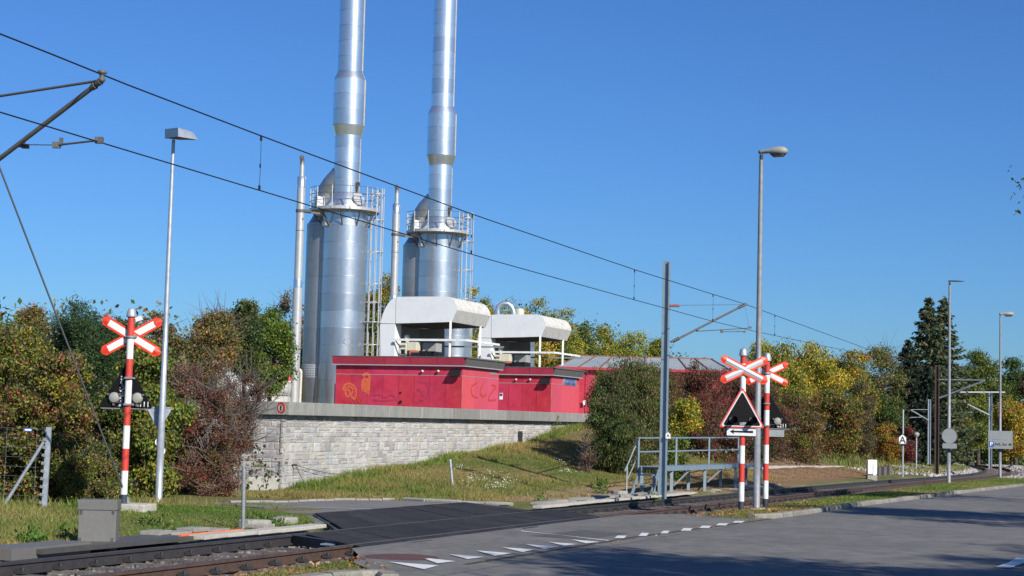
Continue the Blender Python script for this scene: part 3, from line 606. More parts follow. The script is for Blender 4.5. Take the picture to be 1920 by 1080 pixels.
sigL = signal(230.5, 944, 248, 577, 28.5, LB, .058, 'left level crossing signal seen from behind, red and white pole on a concrete block', (243, 630), 1.14, .175, radians(30), radians(-30), [(185, 765), (236, 684), (281, 767)], False, 'S111')
o, pl, rx, n, zb, zt, hw, xm = sigL
m = MB(); q = Vector((xm+.13, 28.5, at(258, 598, 28.5).z)); m.box(q, (.10, .10, .07), (Vector((.9, 0, .35)).normalized(), Vector((0, 1, 0)), Vector((-.35, 0, .9)).normalized())); m.bar(Vector((xm, 28.5, q.z-.03)), q, .02); m.build('sensor', 'white_paint', o)
m = MB(); r2 = random.Random(3)
for k in range(46): x = -hw*.28+r2.uniform(-.03, .03)+(.04 if k % 7 else .1); z = zb+.02+(zt-zb)*.72*(k/46); m.box(pl+rx*x+Z*z+n*.021, (r2.uniform(.008, .03), r2.uniform(.008, .03), .002), (rx, Z, n))
m.build('scratches', 'white_reflect', o, kind='stuff')
# its concrete foot
p = at(252, 959, 28.6); m = MB(); m.frame(p, Vector((.98, -.19, 0)), Vector((.19, .98, 0)), Z); zt_ = at(250, 944.5, 28.5).z-p.z; m.prism([(-.29, -.27, zt_-.33), (.29, -.27, zt_-.33), (.29, .27, zt_-.33), (-.29, .27, zt_-.33)], (0, 0, .33)); m.alone('concrete_block', 'concrete_pale', Vector((p.x, p.y, p.z-.15)), 'square pale concrete block carrying the left crossing signal pole', 'concrete block', bevel=.02)
RB = [('r', 667, 682), ('w', 682, 735), ('r', 735, 788), ('w', 788, 800), ('r', 800, 835.5), ('w', 835.5, 869), ('r', 869, 904), ('w', 904, 940), ('n', 940, 955.5)]
Ys = 38.6
sigR = signal(1388.5, 955, 1395, 652.5, Ys, RB, .066, 'front level crossing signal facing the road, white bordered black triangle with two lamps', (1391.5, 693.5), 1.19, .195, radians(26), radians(-26), [(1347, 801), (1388, 730), (1429, 803)], True, None, yaw=radians(6))
o, pl, rx, n, zb, zt, hw, xm = sigR
c_ = Vector((xm, Ys, 0)); q = at(1388, 809, Ys); zc = q.z
m = MB(); m.frame(Vector((q.x, Ys, zc))+n*.1, rx, Z, n); m.prism(round_poly([(-.34, -.095, 0), (.34, -.095, 0), (.34, .085, 0), (-.34, .085, 0)], .02), (0, 0, .012)); ap = m.build('arrow_plate', 'white_reflect', o)
m = MB(); m.frame(Vector((q.x, Ys, zc-.004))+n*.113, rx, Z, n); m.prism([(-.27, 0, 0), (-.17, -.055, 0), (-.185, -.017, 0), (.27, -.026, 0), (.27, .026, 0), (-.185, .017, 0), (-.17, .055, 0)], (0, 0, .004)); m.build('arrow', 'black_paint', ap)
lettering('LESF', .075, pl+rx*.02+Z*(zb+.095)+n*.03, rx, (Z+rx*.15).normalized(), n, 'white_reflect', o)
SB = [('r', 677, 699), ('w', 699, 737), ('r', 737, 769), ('w', 769, 797), ('r', 797, 834), ('w', 834, 869), ('r', 869, 901), ('w', 901, 935), ('n', 935, 951)]
Yb = 41.2
sigB = signal(1434.5, 951, 1439.5, 661, Yb, SB, .066, 'rear level crossing signal seen from behind, black triangle beside the tall street lamp', (1442.5, 699.5), 1.13, .175, radians(26), radians(-26), [(1396, 803), (1440, 737), (1481, 804)], False, 'S211', yaw=radians(-4))
o, pl, rx, n, zb, zt, hw, xm = sigB
q = at(1439, 812, Yb); m = MB(); m.frame(Vector((q.x, Yb, q.z))-n*.06, rx, Z, n); m.box((0, 0, 0), (.82, .17, .012)); m.build('back_plate', 'grey_plate', o)

# ------------------------------------------------------------------ street lamps
def pole(u0, v0, u1, v1, Y, r0, r1, label, matn='galvanised', group='tall street lamps', name='street_lamp', cat='street lamp', seg=14):
    b = at(u0, v0, Y); t_ = at(u1, v1, Y); x = (b.x+t_.x)/2; b = Vector((x, Y, b.z)); o = thing(name, label, cat, b, group)
    m = MB(); m.lathe(Vector((x, Y, 0)), [(r0*1.02, b.z-.4), (r0, b.z+.9), (r0*.98, b.z+.9), ((r0+r1)/2, (b.z+t_.z)/2), (r1, t_.z)], seg); m.build('pole', matn, o)
    return o, x, b.z, t_.z
o, x, z0, z1 = pole(297, 941, 325.5, 262, 34.8, .073, .036, 'left street lamp with flat box head on a pale galvanised pole')
Y = 34.8; q = lambda u, v, dy=0: at(u, v, Y+dy)
f4 = [q(308.5, 244, -.12), q(311, 259, -.12), q(355, 267, -.32), q(371, 262, -.02), q(362, 246, -.02), q(335, 238.5, .0)]
m = MB(); a, b, c, d, e, f = q(309, 242, .1), q(309, 259, .1), q(334, 256, -.5), q(334, 239, -.5), q(362, 248, -.1), q(371, 262, -.1)
g_, h_ = q(338, 262, .5), q(336, 246, .5)
m.add([a, b, c, d, e, f, g_, h_], [(0, 1, 2, 3), (3, 2, 5, 4), (0, 3, 4, 7), (4, 5, 6, 7), (0, 7, 6, 1)]); hd = m.build('lamp_head', 'galvanised', o)
m = MB(); m.add([b-Z*.004, c-Z*.004, f-Z*.004, g_-Z*.004], [(0, 1, 2, 3)]); m.build('lamp_glass', 'grille', hd)
# cobra-head lamps on the right
def cobra(o, x, Y, z, size, mats=('lamp_grey', 'cream'), dirx=Vector((1, .25, 0)).normalized(), slim=False):
    e = dirx; f = Vector((-e.y, e.x, 0)); m = MB()
    fr = (Vector((x, Y, z)), e, f, Z); s_ = size
    m.frame(Vector((x, Y, z-.25*s_)), e, f, Z); m.tube((0, 0, -.12*s_), (0, 0, .22*s_), .05*s_, n=10); m.build('neck', 'dark_steel', o)
    prof = [(-.08, .035, 0, .09), (.0, .06, 0, .11), (.2, .075, .01, .13), (.3, .12, -.02, .165), (.5, .15, -.02, .19), (.66, .14, -.02, .17), (.75, .06, 0, .1)] if not slim else [(-.08, .04, 0, .05), (.05, .06, 0, .075), (.3, .14, .01, .085), (.6, .15, .02, .075), (.82, .05, .04, .06)]
    m = MB(); m.frame(*fr); vs = []; k = 8
    for (xx, hw_, zb_, zt_) in prof:
        for j in range(k): a = pi*j/(k-1); vs.append((xx*s_, hw_*cos(a)*s_, (zb_+(zt_-zb_)*sin(a)**.6)*s_))
    fs = [(i*k+j, i*k+j+1, (i+1)*k+j+1, (i+1)*k+j) for i in range(len(prof)-1) for j in range(k-1)]+[(i*k+k-1, i*k, (i+1)*k, (i+1)*k+k-1) for i in range(len(prof)-1)]+[tuple(range(k))[::-1], tuple(range((len(prof)-1)*k, len(prof)*k))]
    m.add(vs, fs, True); hd = m.build('lamp_head', mats[0], o)
    if not slim:
        m = MB(); m.frame(Vector((x, Y, z-.02*s_)), e, f, Z); m.add([(.24*s_, -.1*s_, 0), (.24*s_, .1*s_, 0), (.68*s_, .12*s_, 0), (.68*s_, -.12*s_, 0), (.34*s_, -.07*s_, -.09*s_), (.34*s_, .07*s_, -.09*s_), (.62*s_, .08*s_, -.08*s_), (.62*s_, -.08*s_, -.08*s_)], [(0, 1, 5, 4), (1, 2, 6, 5), (2, 3, 7, 6), (3, 0, 4, 7), (4, 5, 6, 7)]); m.build('lamp_glass', 'grille', hd)
o, x, z0, z1 = pole(1418.5, 953, 1427, 300, 39.9, .082, .05, 'tall street lamp with cobra head between the two right crossing signals', 'galvanised_dull'); cobra(o, x, 39.9, at(1427, 288, 39.9).z, .85, dirx=Vector((.93, -.36, 0)).normalized())
m = MB(); m.lathe(Vector((x, 39.9, z0)), [(.20, -.05), (.20, .012), (0, .014)], 16); m.build('base_plate', 'concrete', o)
o, x, z0, z1 = pole(1779, 905, 1780.5, 535, 73.3, .085, .05, 'street lamp with slim dark head, round sign back fixed to its pole', 'galvanised_dull'); cobra(o, x, 73.3, at(1780, 528, 73.3).z, .85, ('dark_steel', 'dark_steel'), slim=True)
o, x, z0, z1 = pole(1874.5, 892, 1876.5, 592, 98.4, .085, .055, 'farthest street lamp with pale cobra head, parking direction board on its pole', 'galvanised_dull'); cobra(o, x, 98.4, at(1876, 590, 98.4).z, 1.05, dirx=Vector((1, 0, 0)))
# signs on the lamps
def yv(u, v, Y): return at(u, v, Y)
Y = 34.9; q = at(297, 783, Y); sg_ = thing('yield_sign', 'grey back of a triangular yield sign on the left street lamp', 'sign', Vector((q.x, Y, q.z)))
m = MB(); tr = round_poly([(-.265, .21, 0), (0, -.26, 0), (.265, .21, 0)], .05); m.frame(Vector((q.x, Y+.09, q.z)), Vector((1, 0, 0)), Z, Vector((0, -1, 0))); m.prism(tr, (0, 0, .012)); m.build('plate', 'galvanised', sg_)
m = MB(); m.frame(Vector((q.x, Y+.09, q.z)), Vector((1, 0, 0)), Z, Vector((0, -1, 0))); k_ = [Vector(p)*1.0 for p in tr]
for a, b in zip(k_, k_[1:]+k_[:1]): m.bar(a+Vector((0, 0, .014)), b+Vector((0, 0, .014)), .02, .02, Vector((0, 0, 1)))
m.bar((-.09, .13, .03), (.09, .13, .03), .04, .03); m.build('rim', 'galvanised', sg_)
q = at(302, 836, Y); sg_ = thing('small_round_sign', 'small faded round sticker plate low on the left street lamp pole', 'sign', Vector((q.x, Y, q.z)))
m = MB(); m.lathe(Vector((q.x-.02, Y-.08, q.z+.08)), [(0, 0), (.09, 0), (.09, -.01)], 18, False, Vector((0, 1, 0))); m.lathe(Vector((q.x+.03, Y-.07, q.z-.10)), [(0, 0), (.08, 0), (.08, -.01)], 18, False, Vector((0, 1, 0))); m.build('plate', 'sign_white', sg_)
Y = 73.0; q = at(1780.5, 817, Y); sg_ = thing('round_sign_back', 'grey back of a round traffic sign with a small plate below, on the slim-headed lamp', 'sign', Vector((q.x, Y, q.z)))
m = MB(); m.lathe(Vector((q.x, Y, q.z)), [(0, 0), (.31, 0), (.325, .02), (.335, .02), (.335, -.02)], 28, False, Vector((0, -1, 0))); m.build('round_plate', 'sign_grey', sg_)
m = MB(); m.frame(Vector((q.x, Y, q.z-.44)), Vector((1, 0, 0)), Z, Vector((0, -1, 0))); m.prism(round_poly([(-.31, -.11, 0), (.31, -.11, 0), (.31, .11, 0), (-.31, .11, 0)], .05), (0, 0, .015)); m.build('lower_plate', 'sign_grey', sg_)
Y = 98.2; q = at(1874.5, 824, Y); S_ = Y/FP; sg_ = thing('direction_board', 'grey-white direction board with blue parking symbol and arrow on the farthest lamp', 'sign', Vector((q.x, Y, q.z)))
X1, Y1 = Vector((1, 0, 0)), Vector((0, -1, 0))
m = MB(); m.frame(Vector((q.x, Y-.12, q.z+.24)), X1, Z, Y1); m.box((0, 0, 0), (46*S_, 16.5*S_, .03)); m.build('blank_panel', 'sign_grey', sg_, bevel=.005)
m = MB(); m.frame(Vector((q.x, Y-.12, q.z-.285)), X1, Z, Y1); m.box((0, 0, 0), (46*S_, 16.5*S_, .03)); lp = m.build('letter_panel', 'sign_grey', sg_, bevel=.005)
m = MB(); m.frame(Vector((q.x-17*S_, Y-.137, q.z-.285)), X1, Z, Y1); m.box((0, 0, 0), (9.5*S_, 11*S_, .01)); m.build('blue_field', 'sign_blue', lp)
lettering('P', .33, Vector((q.x-17*S_, Y-.145, q.z-.285)), X1, Z, Y1, 'sign_white', lp)
lettering('UNIL Est', .215, Vector((q.x-1*S_, Y-.14, q.z-.285)), X1, Z, Y1, 'black_plate', lp)
m = MB(); m.frame(Vector((q.x+18*S_, Y-.14, q.z-.285)), X1, Z, Y1); m.prism([(-.11, -.03, 0), (.0, -.03, 0), (-.03, -.11, 0), (.12, 0, 0), (-.03, .11, 0), (0, .03, 0), (-.11, .03, 0)], (0, 0, .006)); m.build('arrow', 'black_plate', lp)

# ------------------------------------------------------------------ overhead line
def cz(s): return 4.72+np.interp(s, [10, 28, 45, 50, 70, 160], [.06, 0, .09, .16, .5, .6])
def ctt(s): return np.interp(s, [-20, 37, 50, 75, 100, 125, 157], [11.1, 11.1, 11.05, 10.6, 9.9, 10.3, 15.8])
def mz(s): return np.interp(s, [-30, 14.2, 16, 20, 27.3, 37.4, 45, 48.8, 53.3, 70], [5.75, 5.585, 5.53, 5.48, 5.43, 5.47, 5.55, 5.6, 5.57, 5.47]) if s < 70 else 5.47+.15*abs(sin((s-70)/28*pi/2*1.0))
sp = list(np.arange(-30, 60, 1.5))+list(np.arange(60, 150, 2))
m = MB(); m.path([P(s, float(ctt(s)), float(cz(s))) for s in sp], .0085, 5); m.alone('contact_wire', 'wire', P(20, 11, 4.7), 'lower of the two long black overhead wires, nearly straight above the track', 'wire')
m = MB(); m.path([P(s, float(ctt(s)), float(mz(s))) for s in sp], .0095, 5); m.alone('messenger_wire', 'wire', P(20, 11, 5.5), 'upper of the two long black overhead wires, held by the cantilever tips', 'wire')
drops = []
for i, u in enumerate((490, 885, 1190, 1336, 1453)):
    best = min(np.arange(10, 90, .1), key=lambda s: abs(px_u(P(s, float(ctt(s)), 5)) - u)) if False else None
def pix(p):
    d = p-Vector((0, 0, EYE)); c = d.dot(Fv); return 960+d.dot(Rv)/c*FP, 540-d.dot(Uv)/c*FP
LBL = ['nearest dropper wire left of the flue pipes', 'dropper wire beside the right chimney platform', 'dropper wire left of the steel mast', 'dropper wire above the right mast cantilever', 'farthest dropper wire right of the street lamp']
for i, u in enumerate((490, 885, 1190, 1336, 1453)):
    s = float(min(np.arange(10, 90, .1), key=lambda q_: abs(pix(P(q_, float(ctt(q_)), 5.2))[0]-u)))
    a, b = P(s, float(ctt(s)), float(mz(s))), P(s, float(ctt(s)), float(cz(s)))
    m = MB(); m.path([a, a.lerp(b, .5)+D*.01, b], .0045, 4); 
    for p in (a-Z*.03, b+Z*.03): m.box(p, (.03, .03, .07))
    m.box(a.lerp(b, .55), (.02, .02, .05)); m.alone('dropper', 'wire', b, 'thin vertical '+LBL[i]+' joining the two overhead wires', 'dropper', 'droppers between the overhead wires')
# left cantilever (mast out of frame to the left)
def pc(u, v, Y): return at(u, v, Y)
s0 = 16.0; reg = P(s0, 11.1, float(cz(s0))); mes = P(s0, 11.1, float(mz(s0))); ml = P(s0+.2, 14.2, 0)
o = thing('catenary_cantilever', 'grey tube cantilever reaching in from the left edge to hold the overhead wires', 'cantilever', ml)
tip = mes-Z*.06; mb_ = at(-118, 375, ml.y)
m = MB(); low = at(0, 297, tip.y+ (ml.y-tip.y)*.6); dir_ = (low-tip); m.tube(tip+dir_*.07, tip+dir_*1.62, .028, n=10); m.build('main_tube', 'grey_tube', o)
up_ = at(0, 180, tip.y+(ml.y-tip.y)*.6); dir2 = up_-tip; m = MB(); m.tube(tip+dir2*.06, tip+dir2*1.62, .017, n=8); m.build('top_tube', 'grey_tube', o)
m = MB(); m.lathe(mes, [(0, .055), (.05, .05), (.055, .02), (.03, .01), (.03, -.04), (.045, -.05), (.03, -.08), (0, -.09)], 12)
for k in range(2): q = tip+dir_*(.03+.05*k); m.tube(q-dir_.normalized()*.03, q+dir_.normalized()*.03, .045, .035, 10)
m.build('clamp', 'grey_tube', o)
a, b, c = at(40, 271, 19.6), at(106, 272, 19.2), at(184, 261, 18.9); c = reg+Z*.02
m = MB(); m.tube(a, b, .006, n=6); m.tube(b, c, .013, n=8); m.box(a, (.08, .06, .06)); m.box(a+Vector((.05, 0, -.02)), (.08, .05, .05)); m.box(b, (.09, .05, .07)); m.box(b+Vector((.05, 0, .04)), (.04, .04, .09)); m.box(c, (.09, .07, .07)); m.build('steady_arm', 'grey_tube', o)
m = MB(); m.bar(ml-Z*.4, ml+Z*6.6, .2, .2); msl = m.alone('catenary_mast', 'galvanised', ml, 'steel mast just outside the left edge carrying the tube cantilever', 'mast')
o['label'] = 'grey tube cantilever reaching in from the left edge to hold the overhead wires'
# stay cable to the concrete foot
a = at(240, 940, 28.55); b = at(-60, 160, 26.0); m = MB(); m.path([a+(b-a)*f for f in (.035, .5, 1)], .017, 6)
m.build('x', 'stay') if False else None
oo = thing('guy_wire', 'taut grey stay rod running from upper left down to the concrete block', 'stay', a); m.build('cable', 'stay', oo)
m = MB(); e = (b-a).normalized(); m.tube(a-e*.02, a+e*.17, .024, .018, 8); m.box(a+e*.02, (.05, .05, .09)); m.tube(a+Vector((-.05, 0, -.02)), a+Vector((.05, 0, -.1)), .02, n=8); m.build('shackle', 'grey_plate', oo)
# steel H masts
def hbeam(m, b, h, w_, d_, rx, ry, tk=.014):
    for sg in (-1, 1): m.box(b+ry*(sg*d_/2)+Z*h/2, (w_, tk, h), (rx, ry, Z))
    m.box(b+Z*h/2, (tk, d_-tk, h), (rx, ry, Z))
b = G(1244, 930); b = Vector((at(1246.5, 700, b.y).x, b.y, b.z)); hh = at(1250, 490, b.y).z-b.z
o = thing('catenary_mast', 'grey steel H-beam mast standing in front of the service platform', 'mast', b, 'catenary masts')
m = MB(); hbeam(m, b-Z*.3, hh+.3, .17, .17, D, N); m.frame(b, D, N, Z); m.build('beam', 'blue_steel', o)
Ym = b.y; iy = lambda u, v, f=0: at(u, v, Ym+(1.0-Ym*0)*0+f)
s1 = st(b)[0]; mes2 = P(s1+.1, float(ctt(s1)), float(mz(s1+2)))
def mid(u, v, f):   # point of the cantilever plane: f = 0 at the mast, 1 above the track
    pr = P(s1, 12.4-1.6*f); return at(u, v, b.y+ (P(48.8, 11.05).y-b.y)*f)
r0_, r1_ = mid(1258, 642, .0), mid(1395, 572, 1)
m = MB(); m.tube(mid(1272, 635, .1), r1_, .03, n=10); m.build('main_tube', 'grey_tube', o)
m = MB(); m.tube(mid(1258, 641, 0), mid(1273, 634, .1), .028, n=8)
for f in (.03, .06, .09): q = r0_.lerp(r1_, f); m.tube(q, q+(r1_-r0_)*.012, .05, n=8)
m.build('insulator', 'grey_tube', o)
m = MB(); m.tube(mid(1253, 573, 0), mid(1274, 572.5, .15), .022, n=8)
for k in range(5): q = mid(1257+k*3.6, 573, .03*k); m.tube(q, q+Vector((.035, 0, 0)), .045, n=8)
m.build('insulator', 'insulator', o)
m = MB(); m.tube(mid(1274, 572.5, .15), mid(1392, 571, 1), .007, n=5); m.build('tie_rod', 'grey_tube', o)
m = MB(); m.tube(mid(1308, 621, .4), mid(1408, 615, 1.08), .013, n=8); m.tube(mid(1353, 622, .7), mid(1396, 621.5, 1), .011, n=8); m.box(mid(1353, 621, .7), (.08, .06, .1)); m.box(mid(1396, 622, 1), (.06, .05, .07)); m.box(mid(1406, 614, 1.06), (.1, .05, .06)); m.box(mid(1307, 619, .4), (.07, .05, .08)); m.tube(mid(1397, 576, 1), mid(1404, 612, 1.04), .004, n=4); m.build('steady_arm', 'grey_tube', o)
m = MB(); m.tube(mid(1385, 577, .95), mid(1399, 570, 1), .045, n=8); m.build('clamp', 'grey_tube', o)
q = at(1252.5, 817, Ym-.14); sg_ = thing('marker_plate', 'tiny white house-shaped plate with letter A on the steel mast', 'sign', q)
m = MB(); m.frame(q, X1, Z, Y1); m.prism([(-.065, -.075, 0), (.065, -.075, 0), (.065, .045, 0), (0, .095, 0), (-.065, .045, 0)], (0, 0, .008)); m.build('plate', 'sign_white', sg_)
lettering('A', .12, q+Y1*.012, X1, Z, Y1, 'black_plate', sg_)
# far masts
def fmast(u0, v0, u1, v1, label, matn, w_=.2, arms=(), Y=None, mirror=1):
    b = G(u0, v0) if Y is None else at(u0, v0, Y); b = Vector(((at((u0+u1)/2, (v0+v1)/2, b.y)).x, b.y, b.z)); hh = at(u1, v1, b.y).z-b.z
    o = thing('catenary_mast', label, 'mast', b, 'catenary masts'); m = MB(); hbeam(m, b-Z*.3, hh+.3, w_, w_, D, N, .03); m.build('beam', matn, o)
    for nm, p, q, r in arms: m = MB(); m.tube(at(*p, b.y), at(*q, b.y-1.5), r, n=7); m.build(nm, 'galvanised' if matn != 'dark' else 'grey_tube', o)
    return o
fmast(1756.5, 889, 1757, 685, 'dark brown mast at the start of the far curve, right of the A board', 'rail_steel', .2, [('top_tube', (1757, 712), (1847, 713), .035), ('main_tube', (1760, 747), (1846, 714), .05)])
fmast(1742, 862, 1743, 749, 'thin pale mast behind the dark brown one, beyond the curve', 'galvanised', .15, [('main_tube', (1741, 788), (1708, 769), .04), ('steady_arm', (1728, 782), (1706, 783), .025), ('top_tube', (1740, 768), (1709, 768), .018)], Y=108)
fmast(1857, 872, 1857, 735, 'pale mast beyond the curve left of the farthest lamp', 'galvanised', .22, [('top_tube', (1884, 735.5), (1800, 735.5), .06), ('main_tube', (1856, 779), (1808, 755), .07), ('steady_arm', (1830, 773), (1807, 774), .035), ('side_tube', (1857, 761), (1889, 761), .03)], Y=132)

# ------------------------------------------------------------------ service platform with steps
pf = thing('service_platform', 'grey steel service platform with handrails and steps beside the track', 'platform', P(50, 12.9, -.1))
s0, tf, tb = 45.8, 12.75, 13.37; spx = lambda u, t_: st(PT(u, 850, t_))[0]
def zr(s): return base(s)
zt0 = .40; zd = lambda s: np.interp(s, [44.3, 58.7], [.40, .26]); zh = lambda s: 1.18
m = MB(); 
for t_ in (tf, tb): m.bar(A(s0, t_, zd(s0)-.06), A(59.5, t_, zd(59.5)-.06), .05, .12)
m.build('side_beam', 'blue_steel', pf)
m = MB(); m.prism([A(s0, tf+.03, zd(s0)-.01), A(59.5, tf+.03, zd(59.5)-.01), A(59.5, tb-.03, zd(59.5)-.01), A(s0, tb-.03, zd(s0)-.01)], Z*.02); m.build('deck_plate', 'blue_steel', pf)
for u in (1197.5, 1268, 1329.5, 1384.5):
    s = spx(u, tb); m = MB(); m.bar(A(s, tb, zd(s)-.05), A(s, tb, 1.18), .05, .06); m.build('rail_post', 'blue_steel', pf)
for z_ in (1.18, .79): m = MB(); m.bar(A(s0, tb, z_), A(spx(1385, tb), tb, z_-(.03 if z_ < 1 else 0)), .04, .04); m.build('handrail', 'blue_steel', pf)
for s in (46.0, spx(1263, tf), spx(1325, tf), spx(1383, tf), 59.3):
    m = MB()
    for t_ in (tf+.05, tb-.05): m.bar(A(s, t_, -1.2), A(s, t_, zd(s)-.12), .09, .09)
    m.build('support_leg', 'blue_steel', pf)
for a, b_ in ((1267, 1298), (1330, 1358)): m = MB(); a, b_ = spx(a, tf), spx(b_, tf); m.bar(A(a, tf+.05, -.18), A(b_, tf+.05, zd(a)-.12), .035, .035); m.build('brace', 'galvanised', pf)
# steps go down toward the camera side (along -s)
st0, st1 = 44.2, 42.6
for t_ in (tf-.02, tb-.1):
    m = MB(); m.bar(A(45.8, t_, .36), A(44.65, t_, -.55), .03, .13); m.build('stringer', 'blue_steel', pf)
for k in range(3):
    f = (k+.8)/3.6; m = MB(); m.box(A(45.8-1.15*f, (tf+tb)/2, .36-.91*f), (.22, tb-tf-.1, .035), (D, N, Z)); m.build('step', 'blue_steel', pf)
m = MB(); m.path([A(45.8, tb, 1.17), A(44.5, tb, .27)], .02, 8); m.path([A(45.75, tb, .68), A(44.8, tb, .06)], .016, 8); m.bar(A(44.72, tb, -.5), A(44.72, tb, .42), .03, .03); m.build('stair_rail', 'galvanised', pf)

# ------------------------------------------------------------------ stainless box, its walkway plate, small things by the track
q = G(140, 1018); Yb_ = 22.4; c0 = at(145, 1020, Yb_)
X_ = Vector((.985, .10, 0)).normalized(); Y_ = Vector((-.10, .985, 0)).normalized()
o = thing('equipment_cabinet', 'stainless steel track-side cabinet with slanted lid and stencilled letters', 'cabinet', c0)
hz = at(147, 937, Yb_).z-c0.z; wz = .49
m = MB(); m.frame(c0, X_, Y_, Z); hb_ = hz-.13
m.prism([(0, 0, -.08), (wz, 0, -.08), (wz, .36, -.08), (0, .36, -.08)], (0, 0, hb_+.08)); m.build('body', 'box_steel', o, bevel=.006)
m = MB(); m.frame(c0, X_, Y_, Z); m.prism([(-.012, -.012, hb_), (-.012, .37, hb_), (-.012, .37, hz+.0), (-.02, -.02, hz)], (wz+.024, 0, 0)); m.build('lid', 'box_steel', o, bevel=.004)
m = MB(); m.frame(c0, X_, Y_, Z)
for x, z in ((.035, .42), (wz-.04, .43), (.03, .06), (wz-.04, .06)): m.box((x, -.005, z), (.03, .012, .05))
m.build('lock', 'box_dark', o)
for i, (tx, zz) in enumerate((('D', .40), ('P N', .30), ('1 1', .22))): lettering(tx, .085, c0+Y_*.17-X_*.004+Z*zz, -Y_, Z, -X_, 'box_dark', o)
m = MB(); a_, b_, c_, d_ = G(92, 1034, .02), G(330, 1009.5, .02), G(340, 1003, .02), G(95, 1026, .02); 
m = MB(); pp = [P(17.4, 12.62, .02), P(20.9, 12.62, .02), P(20.9, 13.3, .02), P(17.4, 13.3, .02)]; m.prism([p-Z*.06 for p in pp], Z*.06); m.alone('walkway_plate', 'box_dark', P(19, 13, 0), 'dark chequered metal plate lying beside the rail under the stainless cabinet', 'plate')
m = MB(); pp = [P(16.9, 12.7, -.03), P(18.6, 12.75, -.03), P(18.6, 13.25, -.03), P(16.9, 13.2, -.03)]; m.prism([p-Z*.06 for p in pp], Z*.14); m.alone('walkway_block', 'box_steel', P(17.5, 13), 'low concrete and metal block at the left end of the chequered plate', 'block')
m = MB(); m.path([P(8, 12.95, .03), P(12, 12.9, .02), P(15.5, 12.88, .035), P(16.8, 12.85, .02)], .028, 8); m.path([P(8, 13.1, .02), P(13, 12.98, .03), P(16.8, 12.95, .02)], .028, 8); m.alone('cable_duct', 'orange_pipe', P(14, 13), 'orange plastic cable conduits lying beside the rail at the lower left', 'conduit')
m = MB(); m.path([P(20.7, 12.72, .03), P(22.5, 12.75, .03)], .022, 7); m.alone('cable_duct', 'orange_pipe', P(21.5, 12.8), 'short piece of orange conduit at the right end of the chequered plate', 'conduit')
# trough lids
def slabs(name, label, s0, s1, t, wd, L, h, matn, jit=.02, skip=0, ang=.05):
    o = thing(name, label, 'cable trough', P(s0, t)); s = s0; r = random.Random(int(s0*10))
    while s < s1:
        l = L*r.uniform(.7, 1.1)
        if r.random() > skip:
            a = r.uniform(-ang, ang); e = D*cos(a)+N*sin(a); f = N*cos(a)-D*sin(a); c = P(s+l/2, t+r.uniform(-jit, jit), h+r.uniform(-jit, jit)*.8); u_ = (Z+D*r.uniform(-jit, jit)*1.5+N*r.uniform(-jit, jit)*2).normalized()
            m = MB(); m.box(c, (l*.96, wd*r.uniform(.85, 1.1), .06), (e, f, u_)); m.build('trough_lid', matn, o, bevel=.008)
        s += l
    return o
slabs('cable_trough', 'row of pale concrete trough lids along the rail left of the crossing deck', 20.9, 24.4, 12.62, .30, .8, .005, 'concrete_pale', .006)
slabs('cable_trough', 'row of tilted old concrete lids behind the pale trough on the left grass', 20.6, 24.3, 13.15, .34, .55, .03, 'concrete', .035, .1, .2)
slabs('cable_trough', 'row of white concrete trough lids along the rail right of the crossing deck', 35.2, 48, 12.55, .26, .9, -.0, 'concrete_pale', .008)
slabs('cable_trough', 'row of tilted old concrete slabs at the foot of the bank right of the deck', 36.2, 46, 12.98, .3, .6, .04, 'concrete', .04, .25, .25)
slabs('cable_trough', 'row of broken slabs under the service platform', 46, 62, 12.75, .35, .7, -.02, 'concrete', .05, .2, .3)
# small grey post with box
q = at(456, 990, 26.5); o = thing('marker_post', 'short grey post with a small box on top beside the crossing deck', 'post', q)
tz = at(459, 866, 26.5); m = MB(); m.tube(q-Z*.2, Vector((tz.x-.01, 26.5, tz.z-.08)), .032, n=12); m.build('post', 'galvanised_dull', o)
m = MB(); m.box(Vector((tz.x+.035, 26.5, tz.z-.035)), (.13, .07, .09)); m.box(Vector((tz.x+.06, 26.46, tz.z-.03)), (.05, .03, .03)); m.build('box', 'lamp_grey', o, bevel=.005)
for (u, v, w2, d2, h2, lb) in ((475, 988, .55, .3, .12, 'pale concrete block at the foot of the short grey post'), (530, 980, .5, .5, .1, 'flat grey stone in the grass left of the deck corner'), (1162, 931, .5, .35, .16, 'grey broken concrete lump beside the platform steps')):
    q = G(u, v); m = MB(); r = random.Random(u); n_ = 7; pts = [q+X1*(w2/2*cos(a)*r.uniform(.8, 1.1))+Vector((0, d2/2*sin(a), 0)) for a in [2*pi*i/n_ for i in range(n_)]]; m.prism([p-Z*.1 for p in pts], Z*(.1+h2)); m.alone('concrete_lump', 'concrete', q, lb, 'concrete block', bevel=.03)
# leaning post on the bank
q = ter(850, 909); tp = at(844, 861, q.y); m = MB(); m.tube(q-Z*.2, tp, .035, n=10); m.alone('leaning_stake', 'galvanised', q, 'leaning thin metal stake in the grass bank before the stone wall', 'stake')
